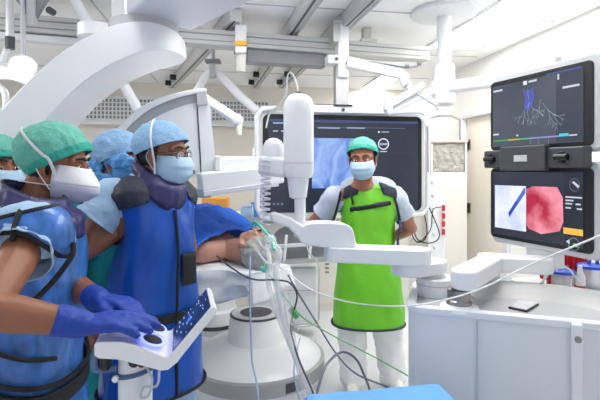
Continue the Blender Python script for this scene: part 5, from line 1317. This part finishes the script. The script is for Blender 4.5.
# ---------------------------------------------------------------- white pedestal
pc = V(((256-300)*3.15/F, 3.15, 0))
t = thing('pedestal_base', 'white pedestal with dark open round top and grey-banded foot, centre foreground', 'pedestal', pc)
bm = NB(); lathe(bm, [(0, .0), (.45, .0), (.462, .02), (.458, .08), (0, .08)], pc, n=64); obj('foot_ring', bm, M['white2'], t)
bm = NB(); lathe(bm, [(.45, .075), (.478, .08), (.478, .165), (.455, .172), (.3, .17)], pc, n=64); obj('grey_band', bm, mat('band_mid_grey', (160, 162, 164), .4), t)
bm = NB(); lathe(bm, [(0, .17), (.455, .17), (.445, .182), (.36, .228), (.25, .262), (.208, .272), (.2, .28), (.178, .445), (.172, .452), (.12, .455), (.11, .45), (.105, .36), (0, .36)], pc, n=64); obj('column', bm, M['white'], t, angle=50)
bm = NB(); lathe(bm, [(.173, .4535), (.1765, .4535), (.1795, .448), (.1805, .444), (.175, .444), ], pc, n=64); obj('edge_ring', bm, M['dgrey'], t)
bm = NB(); lathe(bm, [(.168, .455), (.118, .457), (.118, .4535)], pc, n=64); obj('collar_plate', bm, M['lgrey'], t)
bm = NB(); lathe(bm, [(.112, .4575), (.104, .452), (.103, .34), (0, .34), ], pc, n=48); obj('socket', bm, M['dgrey'], t)
bm = NB(); box(bm, V((pc.x+.46*math.sin(.55), pc.y-.455*math.cos(.55), .122)), (.07, .05, .06), Matrix.Rotation(.55, 3, 'Z')); obj('foot_vent', bm, M['dgrey'], t, bevel=.004)

# ---------------------------------------------------------------- console
t = thing('control_console', 'white control console with tilted touch screen and glowing button under the gloved hands', 'console', V((-.415, 1.18, 0)))
ed = V((-.048, .18, -.004)).normalized()
pf = [(-.497, 1.036), (-.49, 1.044), (-.43, 1.044), (-.395, 1.036), (-.335, 1.010), (-.322, 1.006), (-.312, 1.010), (-.212, 1.128), (-.205, 1.128), (-.198, 1.118), (-.296, .993), (-.318, .975), (-.335, .973), (-.40, .990), (-.44, 1.0), (-.485, 1.002), (-.497, 1.01)]
pf = [(x, z-.008) for x, z in pf]
bm = NB(); prism(bm, [V((x, 1.085, z)) for x, z in pf], ed*.20); obj('console_body', bm, M['white'], t, bevel=.007, seg=3)
a0, a1 = V((-.311, 1.085, 1.003)), V((-.213, 1.085, 1.1195)); up_ = (a1-a0).normalized(); nn = up_.cross(ed); nn = nn if nn.z > 0 else -nn
def cq(u0, v0, u1, v1, off, m, name, par):
    bm = NB(); L = (a1-a0).length
    p = [a0+up_*L*v+ed*.2*u+nn*off for u, v in ((u0, v0), (u1, v0), (u1, v1), (u0, v1))]; prism(bm, p, nn*.0008); return obj(name, bm, m, par)
cs = cq(.05, .04, .95, .985, .0006, glow('console_dark', (18, 34, 74), (30, 54, 104), .8, 12), 'touch_screen', t)
random.seed(2)
for k in range(26):
    u, v = random.uniform(.1, .85), random.uniform(.08, .92); cq(u, v, u+random.uniform(.03, .09), v+random.uniform(.008, .02), .0018, glow('console_text', (150, 180, 230), None, .9), 'screen_mark', cs)
cq(.44, .44, .56, .54, .0018, glow('console_blue', (50, 110, 240), None, 1.2), 'blue_icon', cs)
for x, y, m_ in ((-.371, 1.13, 'dgrey'), (-.385, 1.2, 'dgrey')):
    z0 = 1.0195+(-.365-x)*.43
    rt = Matrix.Rotation(math.radians(22), 3, 'Y')
    ax_ = rt @ Z
    bm = NB(); lathe(bm, [(0, .0), (.026, .0), (.024, .004), (.017, .005), (0, .004)], V((x, y, z0)), ax_, 28); kn_ = obj('jog_dial', bm, M['black'], t)
    bm = NB(); lathe(bm, [(.030, .0), (.030, .003), (.025, .004), (.025, 0)], V((x, y, z0)), ax_, 28); obj('glow_ring', bm, M['bluelight'], t)
bm = NB(); cyl(bm, V((-.435, 1.19, .05)), V((-.435, 1.19, .995)), .043, n=32); obj('column', bm, M['white2'], t)
bm = NB(); lathe(bm, [(0, 0), (.17, 0), (.17, .03), (.08, .05), (0, .05)], V((-.435, 1.19, 0)), n=40); obj('foot', bm, M['lgrey'], t)
bm = NB(); tube(bm, [V((-.435+.046*math.cos(a), 1.19+.046*math.sin(a), .925+.008*math.cos(a))) for a in [2*PI*k/24 for k in range(24)]], .011, 8, flat=.35, closed=True, smooth=False, up=Z); st_ = obj('strap', bm, M['strap'], t)
bm = NB(); cyl(bm, V((-.468, 1.145, .92)), V((-.468, 1.137, .92)), .008, n=14); obj('strap_stud', bm, M['white'], st_)
bm = NB(); cyl(bm, V((-.42, 1.145, .965)), V((-.42, 1.135, .965)), .014, n=16); cyl(bm, V((-.40, 1.145, .962)), V((-.40, 1.135, .962)), .011, n=16); obj('socket', bm, M['black'], t)
bm = NB(); tube(bm, [V((-.478, 1.17, .935)), V((-.505, 1.15, .94)), V((-.52, 1.14, .95)), V((-.515, 1.14, .995)), V((-.50, 1.15, 1.01))], .009, 8); obj('grip_loop', bm, M['strap'], t)
bm = NB(); ell(bm, V((-.497, 1.15, .965)), (.017, .02, .03)); obj('grip_pad', bm, M['black'], t)
bm = NB(); tube(bm, [V((-.395, 1.16, .94)), V((-.375, 1.14, .92)), V((-.38, 1.13, .885)), V((-.40, 1.13, .88)), V((-.395, 1.14, .90)), V((-.365, 1.15, .90)), V((-.36, 1.15, .95))], .0035, 6); obj('cable_loop', bm, M['lgrey'], t)

# ---------------------------------------------------------------- blue draped table at the bottom
t = thing('instrument_table', 'low table under a sky blue drape at the bottom edge', 'table', V((.25, 1.25, 0)))
tx0, tx1, ty0, ty1, tz = .02, .47, .95, 1.53, .717
RZ = Matrix.Rotation(math.radians(9), 3, 'Z'); PV = V((.47, 1.53, 0))
def RD(p): return PV+RZ @ (p-PV)
bm = NB(); box(bm, RD(V((.245, 1.235, 0)))+Z*(tz-.02), (.42, .54, .03), RZ); obj('tabletop', bm, M['steel'], t, bevel=.004)
for x in (.06, .43):
    for y in (.99, 1.48):
        bm = NB(); q = RD(V((x, y, 0))); cyl(bm, q, q+Z*(tz-.03), .014, n=12); obj('leg', bm, M['steel'], t)
bm = NB(); gs = []
for i in range(45):
    row = []; x = -.16+.77*i/44
    for k in range(45):
        y = .80+.87*k/44
        dx = max(tx0-x, 0, x-tx1); dy = max(ty0-y, 0, y-ty1); dd = math.hypot(dx, dy)
        sx = min(max(x, tx0), tx1); sy = min(max(y, ty0), ty1)
        o_ = .02*min(1, dd/.05)+.018*math.sin((x+y)*34)*min(1, dd/.12); n_ = V((x-sx, y-sy, 0)); n_ = n_.normalized() if n_.length else V()
        row.append(RD(V((sx, sy, 0)))+V((0, 0, tz+.004+.004*noise.noise(V((x*14, y*14, 0)))-dd*1.25))+(RD(n_)-RD(V()))*max(.004, o_+dd*.1))
    gs.append(row)
loft(bm, gs, False, False, closed=False)
single('table_drape', bm, M['drapel'], 'sky blue drape spread over the low table at the bottom edge', 'drape', solid=.003)

# ---------------------------------------------------------------- cables and lines
def line(pts, r, m, label, cat='cable', name='cable'):
    bm = NB(); tube(bm, [W(*p) for p in pts], r, 8, k=10); return single(name, bm, M[m], label, cat)
g_ = line([(262, 262, 2.3), (275, 283, 2.25), (300, 315, 2.2), (330, 334, 2.15), (365, 352, 2.1), (405, 374, 2.0), (450, 399, 1.9), (470, 412, 1.9)], .0032, 'green', 'thin green monitoring wire running down to the right past the green apron', 'wire', 'wire')
bm = NB(); d = (W(300, 319, 2.2)-W(291, 309, 2.22)).normalized(); c = W(294, 313, 2.21); beam(bm, c-d*.03, c+d*.03, .018, .03); obj('clip', bm, M['green'], g_, bevel=.004)
line([(316, 402, 1.9), (319, 385, 1.95), (327, 364, 2.05), (342, 352, 2.15), (356, 359, 2.2), (364, 375, 2.2), (370, 392, 2.25), (372, 420, 2.3)], .006, 'gcable', 'grey cable arching in front of the green-clad man\'s shoes')
line([(217, 256, 2.3), (232, 268, 2.2), (252, 279, 2.15), (275, 280, 2.1), (290, 283, 2.15), (297, 296, 2.2), (292, 318, 2.2), (291, 332, 2.15), (299, 360, 2.1), (312, 390, 2.05), (318, 412, 2.0)], .0044, 'dcable', 'dark slate cable from the patient shoulder looping down past the white pedestal')
line([(604, 234, 1.45), (572, 247, 1.5), (530, 265, 1.58), (480, 289, 1.64), (440, 301, 1.66), (405, 306, 1.69), (370, 305, 1.85), (340, 300, 1.95), (310, 289, 2.05), (287, 272, 2.1), (276, 262, 2.15)], .0032, 'wcable', 'long white catheter sagging across the cart to the patient', 'catheter', 'catheter')
line([(250, 256, 2.25), (250, 300, 2.2), (251, 335, 2.2), (252, 360, 2.2), (257, 385, 2.15), (259, 410, 2.1)], .0045, 'bcable', 'pale blue line hanging straight down over the white pedestal', 'tube', 'tube')
line([(288, 275, 2.2), (300, 296, 2.2), (318, 325, 2.2), (335, 352, 2.2), (355, 373, 2.15), (385, 386, 2.1), (415, 399, 2.0)], .0042, 'gcable', 'thin grey lead slanting down beside the green wire', 'wire', 'wire')
line([(302, 220, 2.4), (308, 250, 2.35), (318, 264, 2.3), (319, 290, 2.3), (317, 322, 2.3), (295, 327, 2.3)], .0035, 'lgrey', 'thin grey line outlining the front of the white anaesthesia stand', 'wire', 'wire')
line([(300, 338, 2.25), (296, 355, 2.2), (294, 372, 2.2), (297, 390, 2.2), (302, 410, 2.2)], .004, 'bcable', 'thin pale blue tube looping right of the pedestal foot', 'tube', 'tube')

# ---------------------------------------------------------------- camera, sky, exposure
cd = bpy.data.cameras.new('camera'); cam = bpy.data.objects.new('camera', cd); C.objects.link(cam)
cam.location = (0, 0, H); cam.rotation_euler = (PI/2, 0, 0)
cd.sensor_width = 36; cd.lens = 27.0; cd.shift_y = -30/600; cd.clip_start = .02
SC.camera = cam
w = bpy.data.worlds.new('world'); SC.world = w; w.use_nodes = True
w.node_tree.nodes['Background'].inputs['Color'].default_value = (.93, .96, 1, 1); w.node_tree.nodes['Background'].inputs['Strength'].default_value = .85
SC.view_settings.view_transform = 'Standard'; SC.view_settings.look = 'None'; SC.view_settings.gamma = 1; SC.view_settings.use_curve_mapping = False
SC.view_settings.exposure = 0.22
SC.cycles.use_denoising = True
SC.cycles.max_bounces = 8; SC.cycles.diffuse_bounces = 5; SC.cycles.transparent_max_bounces = 16
